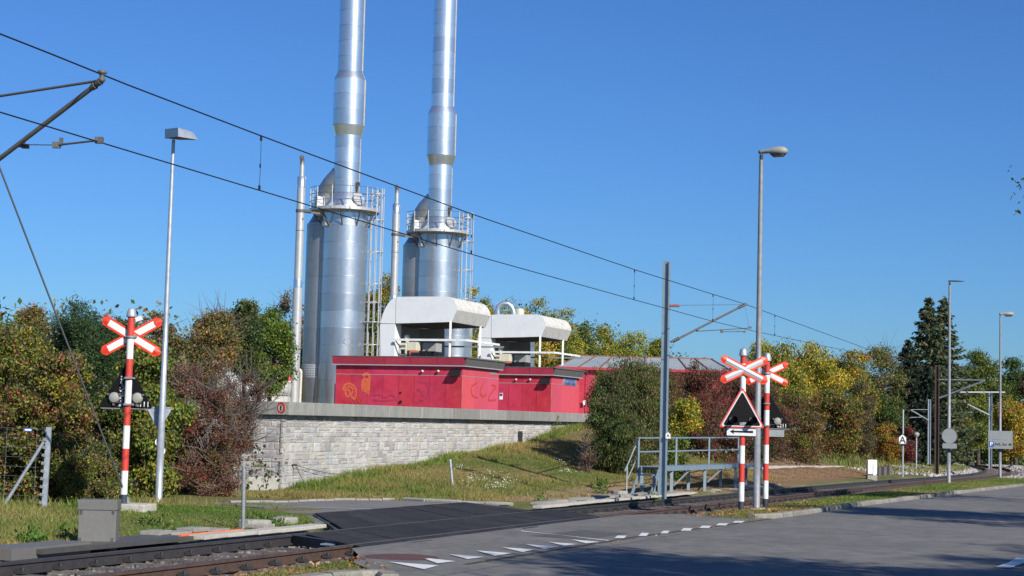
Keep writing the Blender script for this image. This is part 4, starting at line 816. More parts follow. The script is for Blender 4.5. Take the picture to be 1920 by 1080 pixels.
# ------------------------------------------------------------------ far right furniture
q = G(1692.5, 893); o = thing('marker_board', 'white house-shaped board with black letter A on a thin pole beside the track', 'sign', q)
tz = at(1693, 768, q.y); m = MB(); m.tube(Vector((q.x, q.y, q.z-.3)), Vector((q.x, q.y, tz.z)), .045, n=8); m.build('pole', 'galvanised', o)
c_ = at(1692, 824, q.y-.1); S_ = q.y/FP; sh = [(-7.2, -8.6), (7.2, -8.6), (7.2, 4), (0, 10), (-7.2, 4)]
m = MB(); m.frame(c_, X1, Z, Y1); m.prism([(a*S_*1.13, b*S_*1.13, 0) for a, b in sh], (0, 0, .02)); m.build('black_rim', 'black_plate', o)
m = MB(); m.frame(c_+Y1*.01, X1, Z, Y1); m.prism([(a*S_*.92, b*S_*.92, 0) for a, b in sh], (0, 0, .02)); m.build('plate', 'sign_white', o)
lettering('A', .50, c_+Y1*.035-Z*.04, X1, Z, Y1, 'black_plate', o)
q = G(1634, 897); o = thing('relay_cabinet', 'tall narrow white cabinet beyond the track at the end of the hedge', 'cabinet', q)
hz_ = at(1634, 862, q.y).z-q.z; m = MB(); m.sbox(0, 0, 0, 0, 0, 0); m = MB(); m.frame(q, X1, Vector((0, 1, 0)), Z); m.box((0, 0, hz_/2+.1), (.42, .4, hz_-.2)); m.build('body', 'white_paint', o, bevel=.01)
m = MB(); m.frame(q, X1, Vector((0, 1, 0)), Z); m.box((0, 0, 0), (.44, .42, .3)); m.build('plinth', 'concrete', o)
m = MB(); m.frame(q, X1, Vector((0, 1, 0)), Z); m.box((.1, -.21, hz_/2), (.14, .02, hz_-.3)); m.build('door', 'sign_white', o)
q = G(1718, 868); b = at(1718, 866, 100); o = thing('path_lamp', 'small distant path lamp with a round white head behind the bank', 'street lamp', b)
tz = at(1718, 818, 100); m = MB(); m.tube(b-Z*1, Vector((b.x, 100, tz.z)), .045, n=8); m.build('pole', 'galvanised', o); m = MB(); m.lathe(Vector((b.x, 100, tz.z)), [(0, -.1), (.14, 0), (.19, .16), (.08, .24), (0, .25)], 12); m.build('lamp_head', 'lamp_grey', o)
q = G(1821, 873); m = MB(); m.box(at(1821, 869, q.y), (.22, .1, .25)); m.alone('distance_marker', 'sign_white', at(1821, 871, q.y), 'tiny white plate standing beside the rail inside the far curve', 'sign')
# low retaining walls behind the track on the right
o = thing('low_retaining_wall', 'low pale concrete wall under the hedge behind the track', 'wall', P(70, 15.5))
s = 57.5
while s < 92:
    m = MB(); m.sbox(s, s+1.96, 15.45, 15.65, float(base(s))-.5, float(base(s))+np.interp(s, [57, 75, 92], [.62, .46, .32])); m.build('wall_slab', 'concrete_pale', o, bevel=.01); s += 2
o = thing('timber_edging', 'dark weathered retaining boards beside the white cabinet', 'retaining wall', P(90, 12.9))
for k in range(7): m = MB(); m.sbox(84.5+k*.95, 85.4+k*.95, 12.6-.0*k, 12.75, float(base(88))-.3, float(base(88))+.42+.02*(k % 2)); m.build('board', 'dark_steel' if k % 2 else 'sleeper', o)
# fence at the far left
o = thing('wire_fence', 'wire mesh fence with a perforated steel end post at the far left', 'fence', G(85, 962))
b = G(82, 963); tp = at(92, 801, b.y); m = MB(); m.bar(b-Z*.3, Vector((tp.x, b.y, tp.z)), .085, .05); po = m.build('post', 'galvanised', o)
for k in range(11): f = (k+.4)/11; p = b.lerp(Vector((tp.x, b.y, tp.z)), f); m = MB(); m.box(p+Vector((-.05, -.02, 0)), (.07, .05, .045), (Vector((.95, 0, -.25)), Vector((0, 1, 0)), Vector((.25, 0, .95)))); m.build('hook', 'galvanised_dull', po)
m = MB(); m.tube(at(3, 955, b.y), at(86, 822, b.y), .03, n=8); m.build('brace', 'galvanised', o)
for k in range(9):
    z = b.z+.12+k*.165; m = MB(); m.path([Vector((b.x, b.y, z)), Vector((b.x-1.2, b.y+.5, z+.01)), Vector((b.x-5.0, b.y+2.2, z))], .0022, 4); m.build('wire', 'galvanised', o)
m = MB()
for k in range(8): p = b+Vector((-.2-k*.6, .08+k*.26, 0)); m.tube(p+Z*.1, p+Z*1.45, .0018, n=4, cap=False)
m.build('wire_mesh', 'galvanised', o, kind='stuff')
q = at(53, 806, b.y-.02); m = MB(); m.box(q, (.14, .012, .07)); m.alone('small_blue_sign', 'sign_blue', q, 'tiny blue and white plate hanging on the far left wire fence', 'sign')
m = MB(); m.box(q-Vector((0, .01, 0)), (.11, .012, .03)); m.build('plate_text', 'sign_white', [x for x in C.objects if x.name == 'small_blue_sign'][0])
# ------------------------------------------------------------------ chimneys
def zv(v, Y=75.0, u=655): return at(u, v, Y).z
def rings(name, matn, parent, c, prof_r, z0, z1, step, n=44, lip=.008, a0=0, a1=2*pi, phase=0):
    z = z0
    while z < z1-.02:
        e = min(z+step, z1); ra, rb = prof_r(z), prof_r(e)
        m = MB(); m.lathe(c, [(ra, z+.045), (rb, e)], n, True); m.mi = 1; m.lathe(c, [(ra-.006, z-.0), (ra-.006, z+.013)], n, True); m.mi = 0; m.lathe(c, [(ra-.006, z+.013), (ra+lip*.3, z+.014)], n, False); m.lathe(c, [(ra+lip*.3, z+.014), (ra+.0005, z+.045)], n, True)
        m.build(name, [matn, 'seam_dark'], parent); z = e
mat('seam_dark', (.46, .48, .49), .6, .5, var=.1)
def chimney():
    c0 = at(648.5, 400, 75.0); x, y = c0.x, c0.y; c = Vector((x, y, 0)); gzr = 1.62
    o = thing('chimney_stack', 'left tall bright steel chimney on its wide vessel with round service platform', 'chimney', Vector((x, y, gzr)), 'twin steel chimneys')
    zr_ = 10.75
    rings('vessel_ring', 'vessel_steel', o, c, lambda z: 1.01, gzr, zr_-.15, .765)
    rings('stack_ring', 'stack_steel', o, c, lambda z: .60, zr_+.75, 14.09, .70)
    rings('stack_ring', 'stack_steel', o, c, lambda z: .60+(z-14.09)/(14.62-14.09)*.13, 14.09, 14.60, .60, lip=.003)
    rings('stack_ring', 'stack_steel', o, c, lambda z: .73, 14.60, 16.68, .70)
    rings('stack_ring', 'stack_steel', o, c, lambda z: .73-(z-16.68)/.36*.145, 16.68, 17.03, .5, lip=.003)
    rings('stack_ring', 'stack_steel', o, c, lambda z: .583, 17.03, 27.5, .70)
    m = MB(); m.lathe(c, [(1.0, zr_-.15), (.98, zr_), (.96, zr_+.2), (.62, zr_+.72), (.60, zr_+.76)], 44); m.build('transition_cone', 'stack_steel', o)
    m = MB(); m.bar(c+Vector((.575, -.14, zr_+.8)), c+Vector((.575, -.14, 14.0)), .035, .05); m.bar(c+Vector((.56, -.17, 17.1)), c+Vector((.56, -.17, 27)), .035, .05); m.bar(c+Vector((.705, -.2, 14.6)), c+Vector((.705, -.2, 16.7)), .035, .05); m.build('conductor_strip', 'concrete_pale', o)
    # platform
    pc_ = c+Vector((-.06, .02, 0)); RP = 1.56
    m = MB(); m.lathe(pc_, [(.98, zr_-.06), (RP-.03, zr_-.02), (RP, zr_-.06), (RP, zr_+.06), (RP-.03, zr_+.08), (.98, zr_+.08)], 44, False); m.build('platform_deck', 'flue_white', o)
    for k in range(10):
        a = 2*pi*k/10+.28; d = Vector((cos(a), sin(a), 0)); m = MB(); m.bar(pc_+d*(RP-.05)+Z*(zr_-.06), c+d*1.02+Z*(zr_-.72), .05, .06); m.build('platform_bracket', 'grey_tube', o)
    np_ = 12
    for k in range(np_):
        a = 2*pi*k/np_+.25; d = Vector((cos(a), sin(a), 0)); m = MB(); m.tube(pc_+d*RP+Z*(zr_-.05), pc_+d*RP+Z*(zr_+.98), .028, n=8); m.build('railing_post', 'flue_white', o)
    for h in (.97, .66, .36):
        m = MB(); pts = [pc_+Vector((cos(a)*RP, sin(a)*RP, zr_+h)) for a in np.linspace(0, 2*pi, 49)]; m.path(pts, .014, 6); m.build('guard_rail', 'grey_tube', o)
    # round manhole on the cone, facing front right
    d = Vector((.55, -.72, .30)).normalized(); b = c+Vector((.52, -.55, zr_+.42)); m = MB(); m.tube(b-d*.3, b+d*.18, .27, n=24); m.lathe(b+d*.18, [(0, .03), (.29, .03), (.30, .0), (.27, -.01)], 24, False, d); m.build('manhole_port', 'dull_steel', o)
    d = Vector((-.75, -.66, 0)).normalized(); b = c+d*.98+Z*(zv(424)); m = MB(); m.tube(b-d*.1, b+d*.22, .135, n=8, smooth=False); m.build('side_port', 'flue_white', o)
    d = Vector((.35, -.94, 0)).normalized(); b = c+d*1.0+Z*zv(643); m = MB(); m.lathe(b, [(0, .02), (.15, .02), (.17, .0)], 20, False, d); m.build('inspection_cover', 'vessel_steel', o)
    m = MB(); m.box(pc_+Vector((-.98, -.75, zr_+.33)), (.30, .26, .42)); m.build('control_box', 'white_paint', o, bevel=.01)
    m = MB(); m.bar(c+Vector((.45, -.35, zr_+.72)), c+Vector((.52, -.42, zr_+1.25)), .1, .07); m.box(c+Vector((.55, -.4, zr_+1.18)), (.14, .1, .18)); m.build('sensor', 'dark_steel', o)
    # the second, slimmer vessel behind left and its duct into the stack
    c2 = c+Vector((-1.02, .62, 0)); R2 = .78
    rings('side_vessel_ring', 'dull_steel', o, c2, lambda z: R2 if z > 4.2 else (R2 if z > 3.0 else R2-(3.0-z)*.1), gzr, 10.2, .765)
    m = MB(); m.lathe(c2, [(R2+.015, zv(710)), (R2+.02, zv(709)), (R2+.02, zv(686)), (R2+.01, zv(685))], 40); m.build('perforated_band', 'flue_white', o)
    m = MB(); 
    for i in range(26):
        for j in range(5):
            a = -pi*1.02+i*pi/26*1.05; d = Vector((cos(a), sin(a), 0)); p = c2+d*(R2+.022)+Z*(zv(706)+j*(zv(688)-zv(706))/4); m.box(p, (.006, .035, .035), (d, Vector((-d.y, d.x, 0)), Z))
    m.build('perforation', 'dark_steel', o)
    p0 = c2+Z*10.1; c3 = c+Vector((-.98, .45, 0)); pts = [p0, c3+Z*11.25, c3+Vector((.10, -.04, 11.62)), c3+Vector((.34, -.16, 11.98)), c3+Vector((.68, -.32, 12.34)), c+Vector((.02, .05, 12.72))]
    for a, b in zip(pts[:-1], pts[1:]):
        e = (b-a).normalized(); m = MB(); m.tube(a-e*.05, b+e*.03, .50, .50, 32); m.build('diagonal_duct', 'dull_steel', o)
    m = MB(); m.lathe(c2, [(.79, 10.1), (.56, 10.5), (.505, 10.6)], 36); m.build('duct_collar', 'dull_steel', o)
    # caged ladder on the right side
    lx = c+Vector((1.02, -.10, 0)); zt_ = zr_+1.05; m = MB(); rr_ = .33; cc_ = lx+Vector((.36, -.02, 0))
    for sg in (-1, 1): m.tube(lx+Vector((.12, .2*sg, gzr)), lx+Vector((.12, .2*sg, zt_)), .02, n=6)
    z = gzr+.2
    while z < zt_: m.tube(lx+Vector((.12, -.2, z)), lx+Vector((.12, .2, z)), .011, n=5, cap=False); z += .26
    m.build('ladder', 'flue_white', o)
    m = MB()
    for a in np.linspace(-2.25, 2.25, 7): q = cc_+Vector((cos(a)*rr_, sin(a)*rr_, 0)); m.tube(q+Z*(gzr+.5), q+Z*zt_, .02, n=6)
    m.build('ladder_cage', 'flue_white', o)
    for v in (366, 414, 473.6, 533.6, 567.5, 604.6, 646.7):
        z = zv(v, 75, 700); m = MB(); m.path([lx+Vector((.0, -.24, z))]+[cc_+Vector((cos(a)*(rr_+.02), sin(a)*(rr_+.02), z)) for a in np.linspace(-2.3, 2.3, 14)]+[lx+Vector((.0, .24, z))], .02, 5); m.build('cage_hoop', 'flue_white', o)
    z = zv(604.6, 75, 700); m = MB(); m.box(lx+Vector((.32, 0, z-.04)), (.78, .5, .05)); m.build('ladder_landing', 'grey_tube', o)
    return o
ch1 = chimney()
SH = A(8.9, -.75, 0)-A(0, 0, 0)
ch2 = copy_tree(ch1, None, SH, label='right tall bright steel chimney, rising behind the white rooftop hoods')
def flue():
    Y = 72.0; b = at(549.5, 752, Y); tp = at(568.5, 295, Y); x = (b.x+tp.x)/2; zf = lambda v: at(560, v, Y).z
    o = thing('flue_pipe', 'left slender white flue pipe standing beside the left chimney', 'flue pipe', Vector((x, Y, 1.62)), 'slender white flue pipes')
    c = Vector((x, Y, 0)); r = .187
    rings('flue_section', 'flue_white', o, c, lambda z: r+.02, 1.9, zf(540), 2.9, 22, .004)
    rings('flue_section', 'flue_white', o, c, lambda z: r-.01, zf(525), zf(351), 2.2, 22, .004)
    m = MB(); m.lathe(c, [(r+.022, 1.62), (r+.022, 1.95), (r+.012, 1.98)], 22); m.build('foil_band', 'stack_steel', o)
    m = MB(); m.lathe(c, [(r+.012, zf(541)), (r+.012, zf(526)), (r, zf(524))], 22); m.build('foil_band', 'stack_steel', o)
    m = MB(); m.lathe(c, [(r-.005, zf(352)), (r-.0, zf(332)), (.09, zf(330))], 22); m.build('foil_band', 'stack_steel', o)
    m = MB(); m.lathe(c, [(.098, zf(332)), (.098, zf(308))], 18); m.build('narrow_top', 'flue_white', o)
    z0 = zf(309); m = MB(); m.path([c+Z*z0, c+Z*(z0+.12), c+Vector((0, -.03, z0+.24)), c+Vector((-.02, -.14, z0+.34))], .1, 14); m.lathe(c+Vector((-.021, -.146, z0+.345)), [(0, 0), (.085, .0)], 14, False, Vector((-.1, -.8, .6)).normalized()); m.build('outlet_bend', 'dull_steel', o)
    m = MB(); m.bar(c+Z*zf(396), c+Vector((.8, .3, zf(398))), .08, .08); m.lathe(c, [(r+.02, zf(398)), (r+.02, zf(393))], 18); m.box(c+Vector((.3, .05, zf(395))), (.3, .15, .12)); m.build('support_clamp', 'grey_tube', o)
    m = MB(); m.lathe(c, [(r+.0, zf(420)-.3), (r+.004, zf(420)-.28)], 18); 
    for k in range(4): a = k*1.57-.8; m.box(c+Vector((cos(a)*r, sin(a)*r, zf(400)-.25)), (.05, .05, .06))
    m.build('bracket', 'grey_tube', o)
    return o
f1 = flue(); fs_ = at(738.5, 552, 80.3)-at(549.5, 752, 72); 
x2 = (at(738, 552, 80.3).x+at(745, 350, 80.3).x)/2-WL[f1].x
f2 = copy_tree(f1, None, Vector((x2, 8.3, -.02)), label='right slender white flue pipe rising behind the first rooftop hood')
# small things at the foot of the chimneys
b = at(562, 752, 71); m = MB(); m.tube(Vector((b.x, 71, 1.6)), Vector((b.x+.02, 71, at(564, 700, 71).z)), .055, n=10); m.path([Vector((b.x+.02, 71, at(564, 700, 71).z)), Vector((b.x, 71, at(564, 697, 71).z+.04)), Vector((b.x-.06, 71, at(564, 695, 71).z+.05))], .06, 8); m.alone('vent_pipe', 'cream', b, 'short thin cream vent pipe with bent top behind the left flue pipe', 'pipe')
b = at(541, 752, 60); o = thing('warning_beacon', 'red beacon on a thin white post behind the coping', 'beacon', Vector((b.x, 60, 1.6)))
zt_ = at(541.5, 716, 60).z; m = MB(); m.tube(Vector((b.x, 60, 1.6)), Vector((b.x, 60, zt_)), .018, n=8); m.build('post', 'flue_white', o)
m = MB(); m.lathe(Vector((b.x, 60, zt_)), [(.03, -.02), (.06, 0), (.055, .03)], 14); m.build('base', 'white_paint', o)
m = MB(); m.lathe(Vector((b.x, 60, zt_)), [(.055, .03), (.052, .15), (.03, .19), (0, .195)], 14); m.build('red_lamp', 'red_paint', o)
# blue-grey door strip in front of the left vessel (a dark metal cabinet next to the cabin)
b0, b1 = at(626, 760, 64), at(637.5, 760, 64); m = MB(); h0, h1 = at(624, 712, 64).z, at(637, 698, 64).z
m.prism([Vector((b0.x, 64, 1.6)), Vector((b1.x+.3, 64, 1.6)), Vector((b1.x+.3, 64, h1)), Vector((b0.x, 64, h0))], Vector((0, .8, 0))); m.alone('side_cabinet', 'blue_steel', Vector((b0.x, 64, 1.6)), 'narrow blue-grey metal cabinet between the left chimney and the red cabin', 'cabinet', bevel=.01)

# ------------------------------------------------------------------ red cabins
S0, TB = 53.6, 22.0
def cabin(s0, sign):
    o = thing('red_cabin', 'front red metal cabin with orange graffiti, behind the coping', 'cabin', A(s0, TB, 1.62), 'red metal cabins')
    L, W = 3.5, 4.85; zb, zs, zt_, zf_, zr_ = 1.62, 3.06, 3.38, 3.44, 3.68
    m = MB(); m.sbox(s0+.03, s0+L-.03, TB+.03, TB+W-.03, zb, zt_-.01); m.build('core', 'dark_steel', o)
    n = 8; fw = [.0, .62, 1.22, 1.80, 2.40, 3.00, 3.60, 4.22, 4.85]
    for i in range(n): m = MB(); m.sbox(s0, s0+.03, TB+fw[i]+.006, TB+fw[i+1]-.006, zb, zs-.008); m.build('wall_panel', 'cabin_red', o)
    for i in range(4): m = MB(); m.sbox(s0+.001, s0+.03, TB+W*i/4+.004, TB+W*(i+1)/4-.004, zs+.012, zt_-.005); m.build('upper_panel', 'cabin_red', o)
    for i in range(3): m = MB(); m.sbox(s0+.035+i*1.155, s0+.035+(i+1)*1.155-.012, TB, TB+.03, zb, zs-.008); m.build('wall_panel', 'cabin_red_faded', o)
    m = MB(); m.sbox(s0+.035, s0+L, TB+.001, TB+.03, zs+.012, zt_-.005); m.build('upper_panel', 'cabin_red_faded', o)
    m = MB(); m.sbox(s0-.008, s0+.02, TB-.008, TB+W, zs-.006, zs+.010); m.sbox(s0+.02, s0+L, TB-.008, TB+.02, zs-.006, zs+.010); m.build('seam_strip', 'trim_alu', o)
    m = MB(); m.sbox(s0-.012, s0+.012, TB-.012, TB+.012, zb, zs-.01); m.build('corner_strip', 'peeled_red', o)
    ov = .13
    m = MB(); m.sbox(s0-ov, s0-ov+.05, TB-ov, TB+W+.1, zt_, zt_+.035); m.sbox(s0-ov+.05, s0+L+.1, TB-ov, TB-ov+.05, zt_, zt_+.035); m.build('eave_trim', 'trim_alu', o)
    m = MB(); m.prism([A(s0-ov+.02, TB-ov+.02, zt_+.005), A(s0+L, TB-ov+.02, zt_+.005), A(s0+L, TB+W, zt_+.005), A(s0-ov+.02, TB+W, zt_+.005)], Z*.02); m.build('soffit', 'fascia_grey', o)
    # flared fascia: red to the front, grey on the side
    k = 5
    for i in range(k):
        a, b = TB-ov+(W+.2)*i/k+.006, TB-ov+(W+.2)*(i+1)/k-.006
        m = MB(); m.add([A(s0-ov, a, zt_+.036), A(s0-ov, b, zt_+.036), A(s0-ov-.07, b, zr_), A(s0-ov-.07, a, zr_), A(s0-ov+.05, a, zt_+.036), A(s0-ov+.05, b, zt_+.036), A(s0-ov+.03, b, zr_), A(s0-ov+.03, a, zr_)], [(0, 1, 2, 3), (4, 7, 6, 5), (0, 3, 7, 4), (1, 5, 6, 2), (3, 2, 6, 7), (0, 4, 5, 1)]); m.build('fascia_panel', 'cabin_fascia', o)
    m = MB(); m.add([A(s0-ov+.02, TB-ov, zt_+.036), A(s0+L+.1, TB-ov, zt_+.036), A(s0+L+.1, TB-ov-.07, zr_-.02), A(s0-ov-.03, TB-ov-.07, zr_-.02), A(s0-ov+.02, TB-ov+.05, zt_+.036), A(s0+L+.1, TB-ov+.05, zt_+.036), A(s0+L+.1, TB-ov+.04, zr_-.02), A(s0-ov+.02, TB-ov+.04, zr_-.02)], [(0, 3, 2, 1), (4, 5, 6, 7), (0, 4, 7, 3), (1, 2, 6, 5), (3, 7, 6, 2), (0, 1, 5, 4)]); m.build('side_fascia', 'fascia_grey', o)
    m = MB(); m.sbox(s0-ov-.08, s0-ov+.08, TB-ov-.1, TB+W+.1, zr_, zr_+.03); m.sbox(s0-ov+.08, s0+L+.12, TB-ov-.1, TB-ov+.08, zr_-.015, zr_+.03); m.build('roof_edge', 'fascia_grey', o)
    m = MB(); m.sbox(s0-.05, s0+L, TB-.05, TB+W, zt_+.04, zr_-.03); m.build('roof', 'fascia_grey', o)
    # lights
    for u in ((792.5), (822)):
        p = PS(u, 696, S0-.05); a = st(p)[1]; m = MB(); m.lathe(A(s0, a, p.z), [(.03, 0), (.03, .05), (.045, .05), (.045, .10), (0, .115)], 12, True, -D); m.build('round_lamp', 'cream', o)
    p = PS(852, 699, S0-.15); a = st(p)[1]; m = MB(); m.add([A(s0-.03, a+.20, p.z+.125), A(s0-.03, a-.18, p.z+.125), A(s0-.24, a-.24, p.z-.125), A(s0-.24, a+.17, p.z-.125), A(s0-.0, a+.20, p.z+.10), A(s0-.0, a-.18, p.z+.10), A(s0-.14, a-.22, p.z-.14), A(s0-.14, a+.18, p.z-.14)], [(0, 3, 2, 1), (4, 5, 6, 7), (0, 4, 7, 3), (1, 2, 6, 5), (2, 3, 7, 6), (0, 1, 5, 4)]); m.build('floodlight', 'black_plate', o)
    return o
cb1 = cabin(S0, 0)
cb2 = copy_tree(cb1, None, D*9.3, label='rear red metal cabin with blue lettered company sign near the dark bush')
# differing details of each cabin
def onfront(u, v, s=S0): return PS(u, v, s)
m = MB(); 
for v in (736, 752): p = onfront(751.5, v); m.box(p-D*.02, (.03, .06, .05), (D, N, Z))
m.box(onfront(751.5, 754)-D*.03, (.04, .1, .05), (D, N, Z)); m.build('door_handle', 'black_plate', cb1)
m = MB(); p = onfront(751.5, 736); m.box(p-D*.012, (.02, .055, .05), (D, N, Z)); m.build('lock_plate', 'cream', cb1)
r = random.Random(5)
def scribble(parent, matn, strokes, w_, s=S0, d=.004, side=False):
    for k, st_ in enumerate(strokes):
        m = MB()
        pts = [(PS(u, v, s)-D*(d+.0012*k)) if not side else (PT(u, v, TB)-N*(d+.0012*k)) for u, v in st_]; ax = D if not side else N
        # smooth ribbon
        P2 = []
        for i in range(len(pts)-1):
            p_, a, b, c = pts[max(i-1, 0)], pts[i], pts[i+1], pts[min(i+2, len(pts)-1)]
            for f in (0, .25, .5, .75): P2.append(.5*((2*a)+(b-p_)*f+(2*p_-5*a+4*b-c)*f*f+(3*a-p_-3*b+c)*f**3))
        P2.append(pts[-1]); vs = []; fs = []
        for i, q in enumerate(P2):
            t_ = (P2[min(i+1, len(P2)-1)]-P2[max(i-1, 0)]); t_ = t_.normalized() if t_.length > 1e-6 else Z; n_ = t_.cross(ax).normalized(); ww = w_*(.7+.5*r.random())
            vs += [q-n_*ww/2, q+n_*ww/2]
        fs = [(2*i, 2*i+1, 2*i+3, 2*i+2) for i in range(len(P2)-1)]; m.add(vs, fs); m.build('graffiti', matn, parent)
scribble(cb1, 'graffiti_orange', [[(643, 732), (647, 722), (655, 719), (664, 724), (668, 735), (666, 742)], [(646, 733), (651, 726), (657, 725), (663, 731)], [(649, 730), (648, 738), (652, 744), (656, 740), (655, 732), (651, 731)], [(662, 733), (659, 741), (664, 748), (668, 742)]], .07)
scribble(cb1, 'graffiti_orange', [[(680, 705), (686, 701), (692, 703), (693, 709), (687, 712), (681, 709)], [(681, 712), (679, 722), (681, 732), (684, 722), (685, 713)], [(686, 713), (687, 728), (689, 738), (692, 724), (692, 712)], [(683, 714), (684, 726), (686, 735)], [(689, 714), (690, 727), (691, 733)]], .10)
scribble(cb1, 'graffiti_rust', [[(656, 740), (658, 750), (662, 757)], [(661, 745), (665, 753), (672, 758)], [(674, 730), (673, 744), (675, 756)], [(670, 740), (671, 750), (678, 757)], [(682, 738), (679, 750), (680, 757)]], .05)
scribble(cb1, 'graffiti_violet', [[(694, 742), (712, 741), (722, 746), (735, 741), (745, 752)], [(700, 750), (720, 752), (738, 750)], [(783, 716), (797, 718), (804, 730), (798, 748), (788, 752)], [(782, 730), (790, 735), (794, 744)]], .07)
scribble(cb1, 'graffiti_rust', [[(815, 722), (822, 735), (818, 745), (815, 755)], [(829, 716), (832, 730), (838, 728)], [(860, 728), (850, 735), (855, 748)]], .045)
scribble(cb1, 'graffiti_rust', [[(895, 718), (884, 726), (886, 742), (896, 746)], [(906, 720), (900, 735), (906, 744), (912, 738)], [(922, 722), (930, 726), (920, 738), (916, 750), (930, 750)]], .07, side=True)
m = MB(); p = PT(925, 700, TB); a = st(p)[0]; m.sbox(a-.35, a+.35, TB-.015, TB, 3.20, 3.27); m.build('name_strip', 'grey_plate', cb1)
p0 = PT(1055, 709, TB); p1 = PT(1080, 709, TB); a0, a1 = st(p0)[0], st(p1)[0]; zt_ = 3.36; zb_ = PT(1066, 722.5, TB).z
m = MB(); m.sbox(a0, a1, TB-.02, TB, zb_, zt_); sp_ = m.build('company_sign', 'grey_plate', cb2)
mid_ = A((a0+a1)/2, TB-.024, 0); wS = a1-a0
for tx, sz, f in (('Turbomach', .36, .72), ('A Caterpillar Company', .19, .24)):
    me = text_mesh(tx, sz, Vector((0, 0, 0)), X1, Y1*-1, Z, .004); xs = [v.co.x for v in me.vertices]; k_ = (wS*.84)/(max(xs)-min(xs))
    me.transform(Matrix(((D.x*k_, 0, -N.x, 0), (D.y*k_, 0, -N.y, 0), (0, k_*1.0*(0.9 if sz > .3 else 1.1), 0, 0), (0, 0, 0, 1)))); q = mid_+Z*(zb_+(zt_-zb_)*f)-loc_of(cb2)
    me.transform(Matrix.Translation(q+D*9.3*0)); me.materials.append(MT['sign_blue']); link('lettering', me, cb2)
m = MB(); m.sbox(a0+.1, a1-.1, TB-.024, TB-.02, zb_+.15, zb_+.175); m.build('sign_stripe', 'cream', cb2)
for ch in list(cb2.children):
    if ch.name.split('.')[0] in ('company_sign', 'lettering', 'sign_stripe') : ch.location = ch.location
p = PS(939.8, 743, 62.9); m = MB(); m.box(p-D*.01, (.01, .14, .26), (D, N, Z)); m.alone('notice', 'sign_white', p, 'small white notice with blue top on the rear red cabin beside the front cabin', 'notice')
m = MB(); m.box(p-D*.018+Z*.06, (.01, .11, .10), (D, N, Z)); m.build('notice_print', 'sign_blue', [x for x in C.objects if x.name == 'notice'][0])
